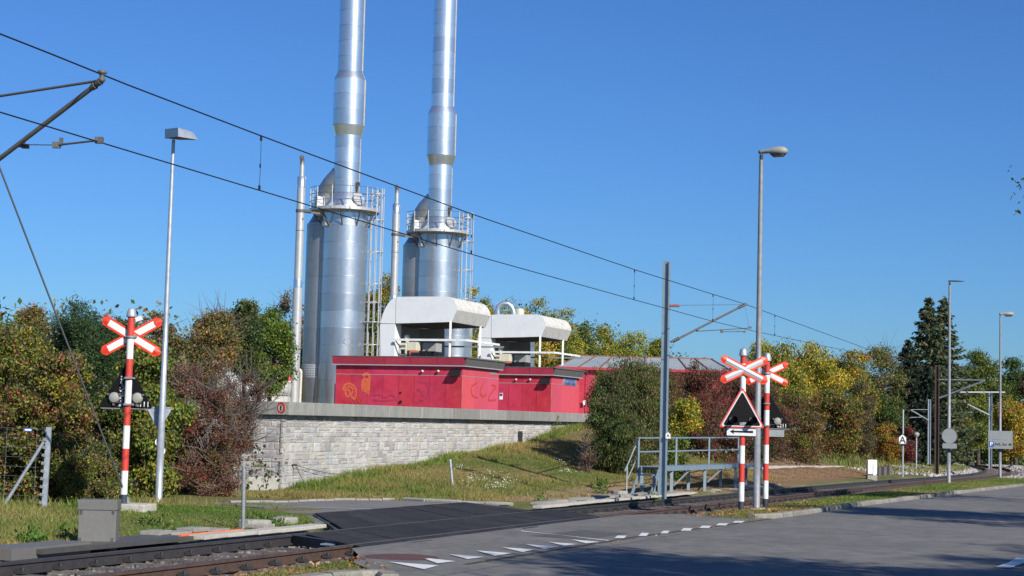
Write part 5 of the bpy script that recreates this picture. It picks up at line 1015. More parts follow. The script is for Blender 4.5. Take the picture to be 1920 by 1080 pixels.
# ------------------------------------------------------------------ white air intake hoods on the cabins
def hood(ds=0):
    sp_ = 54.0
    def q(u, v): return PS(u, v, sp_)
    o = thing('air_intake_hood', 'front white curved air intake hood with railing on the first red cabin', 'intake hood', A(sp_, 23, 3.68), 'white air intake hoods')
    L = st(PT(920, 588, st(q(857, 578))[1]))[0]-sp_
    outer = [(713, 673), (713.4, 606)]; c1 = [(715.5, 597), (718, 588), (722, 579), (727, 570), (734, 562), (742, 557)]; top = [(760, 556.3), (800, 556), (838, 556)]; nose = [(845, 558.5), (850, 563), (854, 570), (856.5, 576), (857, 581)]; bot = [(847, 603.5)]
    def ext(name, pts, matn, l0=0, l1=None, th=None):
        m = MB(); P_ = [q(*p) for p in pts]; m.prism([p+D*l0 for p in P_], D*((l1 if l1 is not None else L)-l0)); return m.build(name, matn, o)
    # head: side walls (front/back) and curved skin
    head = [(713.4, 606)]+c1+top+nose+bot+[(800, 605), (743, 606.3)]
    m = MB(); Pf = [q(*p) for p in head]; n = len(Pf); e = D*L
    m.add(Pf, [tuple(range(n))]); m.build('head_side', 'hood_white', o); m = MB(); m.add([p+e for p in Pf], [tuple(range(n))[::-1]]); m.build('head_side', 'hood_white', o)
    k0 = 0
    def skin(name, idx, matn):
        m = MB(); 
        for i, j in zip(idx[:-1], idx[1:]): m.add([Pf[i], Pf[j], Pf[j]+e, Pf[i]+e], [(0, 1, 2, 3)])
        m.build(name, matn, o)
    i_t = 1+len(c1)
    skin('top_skin', list(range(0, i_t+3)), 'hood_top'); skin('nose_skin', list(range(i_t+2, i_t+3+len(nose))), 'hood_top'); skin('nose_chamfer', [i_t+2+len(nose), i_t+3+len(nose)], 'hood_drip')
    m = MB(); a, b = q(846.5, 603.6), q(744, 606.4)
    m.prism([a+D*.03, b+D*.03, b+e-D*.03, a+e-D*.03], Z*.02); m.build('underside', 'grille', o)
    m = MB(); nb = 16
    for i in range(nb):
        f = (i+.5)/nb; p = a.lerp(b, f); m.bar(p-Z*.015+D*.05, p-Z*.015+e-D*.05, .02, .03)
    m.build('grille_bar', 'grey_tube', o)
    # leg box
    W = [(713, 673.5), (713.4, 606.8), (740.5, 606.8), (739, 673.5)]
    m = MB(); m.prism([q(*p)+D*.0 for p in W], D*.55); m.build('leg_front', 'hood_white', o)
    m = MB(); m.prism([q(713, 673.5)+D*.551, q(713.4, 606.8)+D*.551, q(722, 606.8)+D*.551, q(721, 673.5)+D*.551], D*(L-.55)); m.build('rear_wall', 'panel_grey', o)
    m = MB(); m.prism([q(721, 671)+D*(L-.1), q(721, 606.8)+D*(L-.1), q(768, 606.8)+D*(L-.1), q(768, 671)+D*(L-.1)], D*.05); m.build('back_panel', 'panel_grey', o)
    m = MB(); m.bar(q(741, 606.6)-D*.004, q(714, 606.6)-D*.004, .01, .012); m.bar(q(742.2, 606)-D*.004, q(743.2, 557)-D*.004, .01, .012); m.build('panel_seam', 'grey_plate', o)
    # posts and railing
    pr = [(845, 604, 673, .03), (901, 612, 673, L-.1)]
    tt = st(q(845, 640))[1]
    for u, v0, v1, dd in pr:
        p = PT(u, v0, tt); b = PT(u, v1, tt); s_ = st(p)[0]; m = MB(); m.bar(A(s_, tt, 3.66), A(s_, tt, p.z+.02), .075, .075); m.build('post', 'white_paint', o)
    zr1 = q(845, 638).z; a = q(743, 640); b = q(877, 638); a = Vector((a.x, a.y, zr1)); b = Vector((b.x, b.y, zr1)); tr_ = st(b)[1]; c_ = A(st(PT(936, 646, tr_))[0], tr_, zr1)
    off_ = -D*.12
    m = MB(); m.bar(a+off_, b+off_, .05, .075); m.bar(b+off_-N*.0+D*.04, c_, .05, .075); m.build('railing', 'white_paint', o)
    m = MB(); m.bar(a+off_+D*(L+.3)-Z*.06, b+D*(L+.3)-Z*.06, .04, .06); m.build('rear_railing', 'grey_plate', o)
    m = MB(); m.bar(a+off_+Z*.0, q(749, 652)+D*.1, .03, .03); m.build('brace', 'grey_tube', o)
    m = MB(); p = q(757, 672)+D*1.5; m.frame(p, -N, D, Z)
    # the pump set in its shadow
    return o, L
hd1, HL = hood()
def machine():
    s_ = 54.35; q = lambda u, v: PS(u, v, s_); b = q(762, 673)
    o = thing('burner_unit', 'cream and orange pump unit under the front white hood', 'machine', Vector((b.x, b.y, 3.68)), 'machines under the hoods')
    def bx(name, u0, u1, v0, v1, d, matn, dd=0, bev=.01):
        a, c = q(u0, v1), q(u1, v0); m = MB(); m.prism([Vector((a.x, a.y, a.z))+D*dd, Vector((c.x, c.y, a.z))+D*dd, Vector((c.x, c.y, c.z))+D*dd, Vector((a.x, a.y, c.z))+D*dd], D*d); return m.build(name, matn, o, bevel=bev)
    bx('hopper', 748.5, 762, 643, 655, .4, 'cream'); bx('hopper', 762, 780, 641, 657, .35, 'cream', .05); bx('window', 750, 760, 647, 651, .01, 'fascia_grey', -.012, 0)
    bx('leg', 748, 750.5, 655, 671, .05, 'cream', 0, 0); bx('leg', 759, 762, 655, 671, .05, 'cream', 0, 0); bx('crossbar', 748, 762, 664, 666, .05, 'cream', 0, 0)
    m = MB(); c = q(759, 642); m.lathe(Vector((c.x, c.y, c.z))+D*.2, [(.06, 0), (.06, .12), (.09, .13), (.10, .17), (.085, .26), (.03, .29), (0, .29)], 14); m.build('vent_cap', 'cream', o)
    bx('orange_leg', 767, 769.5, 658, 671, .05, 'orange_pipe', 0, 0); bx('orange_beam', 767, 784, 658, 660.5, .06, 'orange_pipe', 0, 0); bx('dark_frame', 784, 809, 658, 660.5, .4, 'black_plate', .2, 0); bx('dark_leg', 793, 795, 660, 671, .05, 'black_plate', .2, 0); bx('dark_leg', 805, 807, 660, 671, .05, 'black_plate', .2, 0)
    bx('grey_panel', 781, 808, 642, 658, .5, 'panel_grey', .5)
    return o
mc1 = machine()
hd2 = copy_tree(hd1, None, D*9.3, label='rear white curved air intake hood with railing on the second red cabin')
mc2 = copy_tree(mc1, None, D*9.3, label='cream and orange pump unit under the rear white hood')
# curved shiny duct behind the rear hood
Y = 78.0; pts = [at(u, v, Y) for u, v in [(933, 640), (933, 583), (934, 576), (939, 570.5), (945, 569), (953, 570), (959, 575), (962, 582), (963, 590), (963, 640)]]; m = MB(); m.path(pts, .13, 14); m.alone('bent_duct', 'stack_steel', pts[0], 'shiny bent duct arching above the rear white hood', 'duct')
c_ = at(975, 583, Y); m = MB(); m.lathe(c_, [(.2, -1.5), (.2, .02), (.13, .1), (0, .12)], 16); m.alone('roof_vent', 'cream', c_-Z*1.5, 'small round cream vent beside the bent shiny duct', 'vent')
# wide steel vessel visible under the hoods
for (u, Y, r_, v0, lb) in ((848, 66.5, .78, 598, 'plain steel vessel seen below the front white hood between its posts'), (973, 76, .72, 604, 'plain steel vessel seen below the rear white hood')):
    c_ = at(u, 650, Y); c_.z = 0; o = thing('steel_vessel', lb, 'vessel', Vector((c_.x, Y, 1.62)), 'plain vessels between the cabins')
    rings('vessel_ring', 'vessel_steel', o, c_, lambda z: r_, 1.62, at(u, v0, Y).z, .8, 36)
# ------------------------------------------------------------------ hall with hipped metal roof behind
Yh = 90.0; o = thing('red_hall', 'long red hall with hipped grey sheet roof behind the hedge', 'building', A(85, 34, 1.6))
e0, e1 = at(1043, 693, Yh), at(1372, 694, Yh); rz = at(1085, 667.5, Yh+3).z; ez = at(1200, 692, Yh).z
e0.z = e1.z = ez; r0, r1 = at(1086, 668, Yh+3), at(1334, 666, Yh+3); r0.z = r1.z = rz; bk0, bk1 = e0+Vector((0, 6, 0)), e1+Vector((0, 6, 0))
nb = 8
def roof_quad(a, b, c, d, name='roof_sheet'): m = MB(); th_ = Vector((0, -.01, .02)); m.add([a, b, c, d, a-Z*.05, b-Z*.05, c-Z*.05, d-Z*.05], [(0, 1, 2, 3), (4, 7, 6, 5), (0, 4, 5, 1), (1, 5, 6, 2), (2, 6, 7, 3), (3, 7, 4, 0)]); m.build(name, 'roof_sheet', o)
for i in range(nb):
    f0, f1 = i/nb+.003, (i+1)/nb-.003; roof_quad(e0.lerp(e1, f0), e0.lerp(e1, f1), r0.lerp(r1, f1), r0.lerp(r1, f0))
roof_quad(bk0, e0, r0+Vector((-.01, 0, 0)), r0+Vector((-.01, .01, 0))); roof_quad(e1, bk1, r1+Vector((.01, .01, 0)), r1+Vector((.01, 0, 0)))
roof_quad(bk1, bk0, r0+Vector((0, .02, 0)), r1+Vector((0, .02, 0)))
for i in range(nb+1):
    f = i/nb; m = MB(); m.bar(e0.lerp(e1, f)+Vector((0, -.03, .02)), r0.lerp(r1, f)+Vector((0, -.02, .02)), .06, .05); m.build('roof_rib', 'roof_frame', o)
for f in (.35, .7): m = MB(); a, b = e1.lerp(bk1, f), r1; m.bar(a+Z*.03, b+Z*.03, .06, .05); m.build('roof_rib', 'roof_frame', o)
m = MB(); m.bar(r0-X1*.1, r1+X1*.1, .12, .12); m.build('ridge', 'roof_frame', o)
m = MB(); m.bar(e0+Vector((-.1, -.06, -.04)), e1+Vector((.1, -.06, -.04)), .16, .14); m.build('gutter', 'cabin_fascia', o)
nw = 12
for i in range(nw):
    a, b = e0.lerp(e1, i/nw), e0.lerp(e1, (i+1)/nw)
    for z0, z1 in ((1.4, 2.55), (2.57, ez-.12)): m = MB(); m.prism([Vector((a.x+.02, Yh+.2, z0)), Vector((b.x-.01, Yh+.2, z0)), Vector((b.x-.01, Yh+.2, z1)), Vector((a.x+.02, Yh+.2, z1))], Vector((0, 5, 0))); m.build('wall_panel', 'cabin_red', o)
q = at(1095.5, 755, Yh-.0); m = MB(); m.box(q, (.14, .02, .24)); m.build('notice_plate', 'sign_white', o)
# ------------------------------------------------------------------ concrete tank on the left
Yt = 68.0; ct = at(470, 740, Yt+3.4); R = (at(540, 700, Yt+3).x-at(400, 700, Yt+3).x)/2*1.06; ct = Vector((at(470, 740, Yt+3).x, Yt+3, 0)); zt_ = at(500, 713, Yt).z
o = thing('round_tank', 'round pale concrete tank with handrail left of the flue pipe', 'tank', Vector((ct.x, ct.y, 0)))
n = 14
for i in range(n):
    a0, a1 = 2*pi*i/n+.004, 2*pi*(i+1)/n-.004; m = MB(); m.lathe(ct, [(R-.1, 0), (R, 0), (R, zt_-.62), (R-.02, zt_-.6)], 6, True, None, a0, a1); m.build('wall_panel', 'tank_concrete', o)
    m = MB(); m.lathe(ct, [(R-.02, zt_-.58), (R+.01, zt_-.57), (R+.01, zt_), (R-.1, zt_)], 6, True, None, a0, a1); m.build('rim_panel', 'tank_concrete', o)
m = MB(); m.lathe(ct, [(R-.1, zt_), (R*.72, zt_+.55), (0, zt_+.62)], 48, True); m.build('lid', 'tank_concrete', o)
for k in range(22): a = 2*pi*k/22; p = ct+Vector((cos(a)*(R-.06), sin(a)*(R-.06), zt_)); m = MB(); m.tube(p, p+Z*.85, .022, n=6); m.build('railing_post', 'galvanised', o)
for h in (.42, .84): m = MB(); m.path([ct+Vector((cos(a)*(R-.06), sin(a)*(R-.06), zt_+h)) for a in np.linspace(0, 2*pi, 49)], .02, 6); m.build('handrail', 'galvanised', o)
m = MB(); a_, b_ = at(500, 734, Yt-1.2), at(540, 736, Yt-1.2); m.tube(a_, b_, .03, n=6); m.tube(Vector((a_.x, a_.y, 1.5)), a_, .03, n=6); m.alone('yard_railing', 'galvanised', a_, 'low metal rail in front of the round tank', 'railing')
# ------------------------------------------------------------------ vegetation
BR = 1.0
GRN = (.080, .135, .026); DGR = (.042, .075, .024); OLV = (.165, .175, .042); YGR = (.29, .30, .040); YEL = (.58, .40, .040); ORG = (.54, .21, .040); RED = (.27, .065, .040)
PUR = (.118, .062, .055); BRN = (.24, .15, .080); DBR = (.12, .082, .052); PNE = (.065, .115, .048); LGR = (.145, .225, .040); PNK = (.30, .17, .15); CRM = (.20, .045, .050)
def leaf_arrays(cl, n, size, pal, r, droop=.3, elong=1.6, shell=.45, clump_mix=.75, flat=0, outw=.5):
    cen = np.array([c[0] for c in cl], float); rad = np.array([c[1] for c in cl], float); k = len(cl)
    wgt = (rad[:, 0]*rad[:, 1]*rad[:, 2])**(2/3); wgt /= wgt.sum(); ns = max(8, n//9); si = r.choice(k, ns, p=wgt)
    u = r.normal(size=(ns, 3)); u /= np.linalg.norm(u, axis=1)[:, None]; rr_ = r.uniform(0, 1, ns)**shell
    sp_ = cen[si]+u*rad[si]*rr_[:, None]*r.uniform(.85, 1.15, (ns, 1)); pick_ = r.integers(0, ns, n); ci = si[pick_]; u = u[pick_]
    p = sp_[pick_]+r.normal(size=(n, 3))*size*np.array((1.25, 1.25, 1.0)); subv = r.uniform(.8, 1.22, ns)[pick_][:, None]
    d = r.normal(size=(n, 3)); d[:, 2] -= droop*2; d += u*outw; d /= np.linalg.norm(d, axis=1)[:, None]
    a = r.normal(size=(n, 3)); wv = np.cross(d, a); wv /= np.linalg.norm(wv, axis=1)[:, None]+1e-9
    L = size*r.uniform(.6, 1.35, n)[:, None]; W = L/elong
    nn_ = np.cross(d, wv)
    V = np.stack([p-d*L*.5, p+wv*W*.5+nn_*W*.12+d*L*.02, p+d*L*.55, p-wv*W*.5+nn_*W*.12+d*L*.02], 1).reshape(-1, 3)
    F_ = np.arange(n*4).reshape(-1, 4)
    cols = np.array([c for c, w in pal]); pw = np.array([w for c, w in pal], float); pw /= pw.sum()
    cc = r.choice(len(pal), k, p=pw); pick = np.where(r.uniform(size=n) < clump_mix, cc[ci], r.choice(len(pal), n, p=pw))
    sp2 = r.choice(len(pal), ns, p=pw)[pick_]; pick = np.where(r.uniform(size=n) < .55, sp2, pick); c = cols[pick]*subv*r.uniform(.68, 1.36, (n, 1))*(1+r.normal(0, .08, (n, 3)))
    return V, F_, np.repeat(np.clip(c, .004, .9), 4, 0)
def crown_clumps(c, R, n, r, cr=(.28, .5), bottom=-1, top=1, taper=0, inner=.3, lean=(0, 0), sup=False):
    out = []; c = np.array(c); R = np.array(R)
    while len(out) < n:
        u = r.normal(size=3); u /= np.linalg.norm(u); q = u*(r.uniform(inner, 1)**.6)
        if q[2] < bottom or q[2] > top: continue
        if sup: e_ = (np.abs(q)**3.2).sum()**(1/3.2)/max(1e-6, np.linalg.norm(q)); q = q/max(e_, .62)
        s_ = 1-taper*max(0, q[2]) if taper >= 0 else 1+taper*max(0, -q[2])
        k = r.uniform(*cr); kr = k*R.min()*r.uniform(.8, 1.25, 3)
        q2 = q*R*np.array((s_, s_, 1)); q2 *= (1-.75*kr.mean()/R.mean()) if np.linalg.norm(q) > .5 else 1
        q2[:2] += np.array(lean)*q[2]; out.append((c+q2, kr*np.array((1, 1, .8))))
    return out
def trunk_mb(b, cl, r, h0, rad, nl, wig=.1, thin=.35):
    m = MB(); cc = np.mean([c[0] for c in cl], 0); topz = np.percentile([c[0][2] for c in cl], 70); b = Vector(b); n = 7; pts = []
    for i in range(n): f = i/(n-1); pts.append(Vector((b.x+(cc[0]-b.x)*f**1.5+r.normal()*wig*rad*4*f*(1-f)*2, b.y+(cc[1]-b.y)*f**1.5, b.z-.2+(topz-b.z+.2)*f)))
    m.path(pts, [rad*(1-.8*i/(n-1)) for i in range(n)], 8)
    idx = r.permutation(len(cl))[:nl]
    for k in idx:
        e = Vector(cl[k][0]); f = np.clip((e.z-b.z)/(topz-b.z)*.62, .12, .95)*(r.uniform(.75, 1)); i = f*(n-1); a = pts[int(i)].lerp(pts[min(int(i)+1, n-1)], i-int(i)); md = a.lerp(e, .5)+Vector(r.normal(size=3))*.06*(e-a).length+Z*.05*(e-a).length
        r0 = rad*(1-.8*f)*thin*1.3; m.path([a, md, e], [r0, r0*.6, r0*.22], 5)
    return m
def zground(x, y):
    s, t = x*SX+y*SY, -x*SY+y*SX
    if t > 21 and 39 < s < 120: return 1.6
    return float(gz(s, t))
VSEED = [100]
def plant(name, label, cat, u, Y, vtop, wpx, n, size, pal, depth=1.0, bot=.0, nc=26, cr=(.26, .45), trad=.09, nl=12, group=None, taper=.25, inner=.3, droop=.3, elong=1.6, shell=.45, twigs=0, twig_len=.5, clump_mix=.6, limbs_thin=.35, twig_mat='bark_m', outw=.5, lean=(0, 0), xoff=0):
    VSEED[0] += 1; r = np.random.default_rng(VSEED[0]); n = int(n*2.5); size *= .68; nc = int(nc*1.4); cr = (cr[0]*.88, cr[1]*.92)
    sc_ = Y/FP; c0 = at(u, vtop, Y); z0 = zground(c0.x, Y); zt_ = c0.z; H = zt_-z0; hw = wpx*sc_/2
    zb = z0+H*bot; c = (c0.x, Y, (zb+zt_)/2); R = (hw, hw*depth, (zt_-zb)/2)
    cl = crown_clumps(c, R, nc, r, cr, taper=taper, inner=inner, lean=lean, sup=(cat != 'tree'))
    # let the highest clump reach the measured top and a shrub's lowest clumps the ground
    zm = max(q[0][2]+q[1][2] for q in cl); zl = min(q[0][2]-q[1][2]*.2 for q in cl) if bot < .02 else zb; k = (zt_-zb)/max(.1, (zm-zl)); cl = [((q[0][0], q[0][1], zb+(q[0][2]-zl)*k), q[1]) for q in cl]
    V, F_, col = leaf_arrays(cl, n, size, pal, r, droop, elong, shell, clump_mix, outw=outw)
    b = Vector((c0.x+xoff, Y, z0)); o = thing(name, label, cat, b, group)
    me = fmesh('crown', V-np.array(b), F_, col); link('crown' if bot > .02 or cat == 'tree' else 'foliage', me, o)
    m = trunk_mb(b, cl, r, 0, trad, nl, thin=limbs_thin)
    if twigs:
        for _ in range(twigs):
            q = cl[r.integers(len(cl))]; u_ = r.normal(size=3); u_[2] = abs(u_[2])*1.2+.2; u_ /= np.linalg.norm(u_); a = Vector(q[0]+u_*q[1]*.2); e = a+Vector(u_)*(twig_len*r.uniform(.5, 1.4)); m.path([a, a.lerp(e, .5)+Vector(r.normal(size=3))*.04, e], [.012, .008, .003], 3)
    m.build('trunk' if cat == 'tree' else 'branches', 'bark_m' if twig_mat == 'bark_m' else twig_mat, o)
    return o
mat('bark_m', (.10, .078, .06), .95, var=.25, scale=9, bump=.5, col2=(.05, .04, .032)); mat('twig_grey', (.21, .165, .14), .9, var=.25, scale=9, col2=(.12, .09, .08)); mat('bark_pine', (.22, .12, .07), .9, var=.25, scale=8)
VINE = [(GRN, 3.4), (OLV, 3.4), (DGR, .6), ((.27, .27, .04), 2.6), (RED, 1.5), ((.30, .19, .10), 1.8), (YEL, .35), (ORG, .12), (DBR, 1.6)]
# left group ---------------------------------------------------------
plant('vine_thicket', 'colourful thicket of green, yellow and red creeper leaves behind the wire fence post', 'shrub', 112, 31.6, 655, 150, 14000, .085, VINE, nc=46, cr=(.2, .42), trad=.04, taper=.15, clump_mix=.55, twigs=30)
plant('vine_thicket', 'colourful creeper thicket at the far left edge behind the wire mesh', 'shrub', 12, 31.8, 612, 150, 15000, .085, VINE, nc=46, cr=(.2, .42), trad=.04, taper=.15, clump_mix=.5, twigs=30)
plant('autumn_shrub', 'green shrub with orange-yellow leaf sprays at upper left before the pine', 'shrub', 62, 35, 610, 150, 13000, .09, [(GRN, 3), (OLV, 3), (YEL, 1.3), (YGR, 2), (BRN, .8)], nc=40, cr=(.22, .4), trad=.05, twigs=30)
plant('bramble', 'low tangled bramble with brown stalks left of the crossing signal base', 'shrub', 165, 31.2, 845, 150, 8500, .06, [(GRN, 3), (OLV, 3), (BRN, 2), (YGR, 1.2), (RED, .6)], nc=34, cr=(.25, .45), trad=.03, taper=0, twigs=60)
plant('dark_thicket', 'dark green thicket behind the left crossing signal', 'shrub', 190, 36.5, 720, 150, 10000, .08, [(DGR, 3), (GRN, 3), (OLV, 2), (BRN, 1)], nc=34, trad=.05)
plant('pine_tree', 'bushy dark green pine rising behind the left crossing signal', 'tree', 152, 41, 563, 170, 20000, .115, [(PNE, 5), (DGR, 3), (GRN, 1)], bot=.32, nc=30, cr=(.24, .40), trad=.13, elong=3.6, taper=.1, droop=-.2, clump_mix=.8)
plant('thin_tree', 'thin brownish tree top left of the bushy pine', 'tree', 72, 46, 572, 110, 6500, .09, [(OLV, 3), (BRN, 3), (GRN, 2), (ORG, .6)], bot=.3, nc=22, trad=.08, twigs=60, twig_mat='twig_grey')
plant('leafy_tree', 'green tree at the upper left edge of the picture', 'tree', 8, 44, 600, 150, 9000, .10, [(GRN, 4), (OLV, 3), (YEL, .7)], bot=.2, nc=26, trad=.09, twigs=20)
plant('yellow_shrub', 'tall shrub with yellow-green leaves directly behind the left lamp pole', 'shrub', 285, 37.0, 640, 150, 12500, .115, [((.23, .245, .035), 4), (YEL, 1.0), (LGR, 3), (OLV, 3), (GRN, 2.5), (DBR, 1.2), (DGR, 1)], nc=46, cr=(.18, .34), trad=.06, droop=.6, twigs=60, inner=.15, twig_mat='twig_grey')
plant('brown_tree', 'brown and olive tree with bare twigs above the yellow-green shrub', 'tree', 300, 42, 583, 120, 8500, .10, [(BRN, 3), (OLV, 3.4), (DGR, 2), (PUR, 1)], bot=.35, nc=28, trad=.08, twigs=110, twig_mat='twig_grey')
plant('red_twig_bush', 'dark red-brown twiggy bush in front of the stone wall corner', 'shrub', 396, 38.6, 668, 168, 14000, .06, [((.17, .075, .060), 4), (DBR, 2.4), (BRN, 2), (PNK, .9), (RED, 1.1), (OLV, .8)], nc=44, cr=(.2, .38), trad=.06, taper=.0, twigs=420, twig_len=.62, droop=-.1, inner=.1, shell=.6, twig_mat='twig_grey', clump_mix=.6)
plant('red_twig_bush', 'lower spiky grey-brown branches reaching right toward the coping corner', 'shrub', 455, 39.4, 700, 84, 3600, .055, [(PUR, 3), (BRN, 2), (PNK, 1.6), (DBR, 2)], nc=20, cr=(.25, .42), trad=.03, taper=-.4, twigs=320, twig_len=.7, droop=-.1, inner=.1, shell=.6, twig_mat='twig_grey', bot=.25)
plant('dark_shrub', 'dark shrub low between the lamp pole and the red-brown bush', 'shrub', 330, 39, 760, 100, 8000, .08, [(YGR, 3), (OLV, 2), (RED, 1), (DBR, 2)], nc=26, trad=.05)
plant('brown_tree', 'pale brown twiggy tree behind the red-brown bush', 'tree', 405, 56, 578, 125, 8500, .11, [(BRN, 3), (OLV, 4), (YGR, 1), (ORG, .8)], bot=.25, nc=30, trad=.09, twigs=240, twig_len=.9, twig_mat='twig_grey', shell=.6)
plant('dark_tree', 'slender dark green pointed tree left of the left flue pipe', 'tree', 463, 60, 562, 66, 7000, .13, [(DGR, 4), (OLV, 2), (GRN, 1)], bot=.12, nc=26, cr=(.35, .6), trad=.1, taper=.45, twigs=40)
plant('green_tree', 'bright green tree just left of the flue pipe above the tank', 'tree', 512, 63, 578, 92, 10000, .13, [(LGR, 5), (GRN, 3), (YGR, 1)], bot=.12, nc=30, trad=.1, taper=.35)
plant('sparse_tree', 'sparse orange-tinted tree rising behind the left flue pipe', 'tree', 545, 82, 540, 92, 2400, .13, [(OLV, 2), (ORG, 1.2), (BRN, 3)], bot=.35, nc=18, trad=.1, twigs=150, twig_len=1.1, twig_mat='twig_grey', shell=.7)
plant('olive_tree', 'olive tree filling the gap left of the tank', 'tree', 430, 72, 640, 130, 8000, .14, [(OLV, 3), (GRN, 2), (BRN, 2)], bot=.05, nc=26, trad=.1)
plant('golden_shrub', 'golden yellow shrub right beside the tank handrail', 'shrub', 522, 76, 672, 58, 2600, .12, [(YEL, 4), (YGR, 1)], nc=14, trad=.04, bot=.3)
plant('dark_tree', 'dark evergreen between the tank and the left chimney', 'tree', 590, 84, 612, 90, 6500, .15, [(DGR, 4), (GRN, 2)], bot=.05, nc=22, trad=.1)
plant('brown_tree', 'dim brown trees far left behind the pine', 'tree', 235, 52, 596, 120, 7000, .11, [(DGR, 3), (OLV, 3), (BRN, 2)], bot=.2, nc=24, trad=.1, twigs=50, twig_mat='twig_grey')
# between and behind the chimneys
plant('yellowing_tree', 'yellowing tree seen between the two chimneys', 'tree', 718, 100, 514, 80, 6500, .17, [(YGR, 3), (ORG, 1.3), (OLV, 3), (BRN, 1)], bot=.2, nc=24, trad=.12, twigs=60, twig_len=.9, taper=.3)
plant('green_tree', 'green tree low behind the left caged ladder', 'tree', 690, 96, 585, 90, 7000, .17, [(GRN, 3), (YGR, 2), (YEL, .8), (DGR, 2)], bot=.05, nc=24, trad=.12)
plant('green_tree', 'small yellow-green treetop right of the right chimney ladder', 'tree', 892, 112, 540, 74, 4500, .18, [(YGR, 3), (GRN, 2), (YEL, 1)], bot=.2, nc=18, trad=.12, taper=.3)
hill = [(925, 118, 578, 80, [(GRN, 2), (YGR, 3), (ORG, .8)], 'mixed green and orange tree behind the first hood'), (965, 122, 562, 90, [(YGR, 3), (OLV, 3), (YEL, 1)], 'yellow-green tree behind the bent duct'), (1010, 125, 560, 90, [(OLV, 3), (YGR, 3), (BRN, 1)], 'olive tree above the rear hood'), (1050, 122, 580, 80, [(GRN, 2), (YGR, 3), (YEL, 1)], 'yellow-green tree right of the rear hood top'), (1092, 126, 606, 80, [(DGR, 3), (GRN, 3)], 'dark green tree above the left end of the hall roof'), (1135, 128, 609, 84, [(YGR, 4), (YEL, 1.4), (GRN, 2)], 'bright yellow-green tree above the hall roof'), (1187, 124, 624, 76, [(YGR, 2), (LGR, 3), (YEL, .8)], 'light green tree above the middle of the hall roof'), (1233, 128, 640, 56, [(DGR, 3), (GRN, 2)], 'small dark tree left of the steel mast top'), (1010, 108, 640, 100, [(YEL, 2), (ORG, 2), (YGR, 2), (GRN, 1)], 'golden orange tree seen through the rear hood'), (1075, 105, 645, 80, [(GRN, 3), (ORG, 1), (YGR, 2)], 'green and orange shrubby tree left of the hall roof'), (870, 118, 600, 80, [(GRN, 3), (YGR, 2)], 'green tree behind the right chimney')]
for u, Y, vt, w_, pal, lb in hill: plant('hill_tree', lb, 'tree', u, Y, vt-7, w_*1.35, 11000, .20, pal+[((.34, .33, .045), 3)], bot=.0, nc=46, cr=(.26, .42), trad=.16, group='trees on the rise behind the plant', taper=.3, twigs=12)
# right group -----------------------------------------------------------
plant('drooping_bush', 'big dark green and brown drooping bush at the end of the stone wall', 'shrub', 1182, 57, 658, 178, 26000, 0.116, [(DGR, 3), (OLV, 3), (DBR, 2.2), (GRN, 2), (BRN, 1)], nc=60, cr=(.24, .42), trad=.09, taper=-.15, droop=1.4, elong=2.6, clump_mix=.5, inner=.2, twigs=30)
plant('drooping_bush', 'lower dark half of the drooping bush above the bank', 'shrub', 1152, 55, 690, 112, 17000, 0.109, [(DGR, 4), (OLV, 2), (DBR, 2), (GRN, 2)], nc=34, trad=.06, taper=0, droop=1.4, elong=2.6, clump_mix=.5)
plant('bare_shrub', 'small bare brown shrub on the bank left of the drooping bush', 'shrub', 1102, 54, 812, 34, 500, 0.053, [(BRN, 2), (PUR, 1)], nc=12, trad=.025, twigs=120, twig_len=.35, twig_mat='twig_grey', taper=0)
REDH = [(PUR, 3.4), (CRM, 1.6), (RED, 1.3), (DBR, 2), (DGR, 1.4), (OLV, 1)]
plant('red_hedge', 'dark purple-red bush right behind the steel mast', 'shrub', 1300, 68, 676, 130, 18000, 0.108, REDH, nc=48, cr=(.22, .38), trad=.07, taper=-.1, droop=1.0, elong=2.2, clump_mix=.6)
plant('red_hedge', 'dark purple-red bush left of the front triangle signal', 'shrub', 1362, 75, 680, 150, 18000, 0.114, REDH, nc=48, cr=(.22, .38), trad=.07, taper=-.1, droop=1.0, elong=2.2, clump_mix=.6)
plant('red_hedge', 'red-brown bush behind the tall right lamp', 'shrub', 1425, 81, 705, 120, 15000, 0.124, REDH, nc=40, trad=.07, taper=-.1, droop=.9, elong=2.0, clump_mix=.6)
plant('red_hedge', 'dark red-green bush between the drooping bush and the steel mast', 'shrub', 1248, 66, 690, 70, 9000, .10, REDH+[(GRN, 2)], nc=30, trad=.06, taper=-.1, droop=1.0, elong=2.2, clump_mix=.6)
plant('yellow_branch', 'yellow-green branch of leaves in front of the purple-red bush beside the mast', 'shrub', 1285, 63, 745, 66, 2200, 0.122, [(YGR, 3), (YEL, 1.5), (LGR, 1)], nc=16, trad=.03, bot=.28, droop=.6, shell=.7)
plant('green_shrub', 'small green shrub low behind the steel mast', 'shrub', 1268, 57, 815, 44, 2600, 0.093, [(LGR, 2), (GRN, 3), (YGR, 1)], nc=14, trad=.03)
YT = [((.34, .33, .04), 4.5), ((.56, .39, .035), 2.2), (OLV, 2.4), (GRN, 2.4), (DGR, 1.4)]
plant('yellow_tree', 'tall yellow-green tree behind the rear triangle signal', 'tree', 1445, 91, 634, 150, 15000, 0.178, YT, bot=.12, nc=46, cr=(.2, .34), trad=.1, droop=.8, elong=2.0, twigs=70, inner=.15)
plant('yellow_tree', 'yellow tree with drooping leaves right of the rear triangle signal', 'tree', 1525, 100, 640, 150, 16000, 0.178, [((.60, .43, .04), 4), ((.35, .33, .04), 4), (OLV, 2), (GRN, 1.6), (DGR, 1)], bot=.12, nc=46, cr=(.2, .34), trad=.1, droop=.8, elong=2.0, twigs=60, inner=.15)
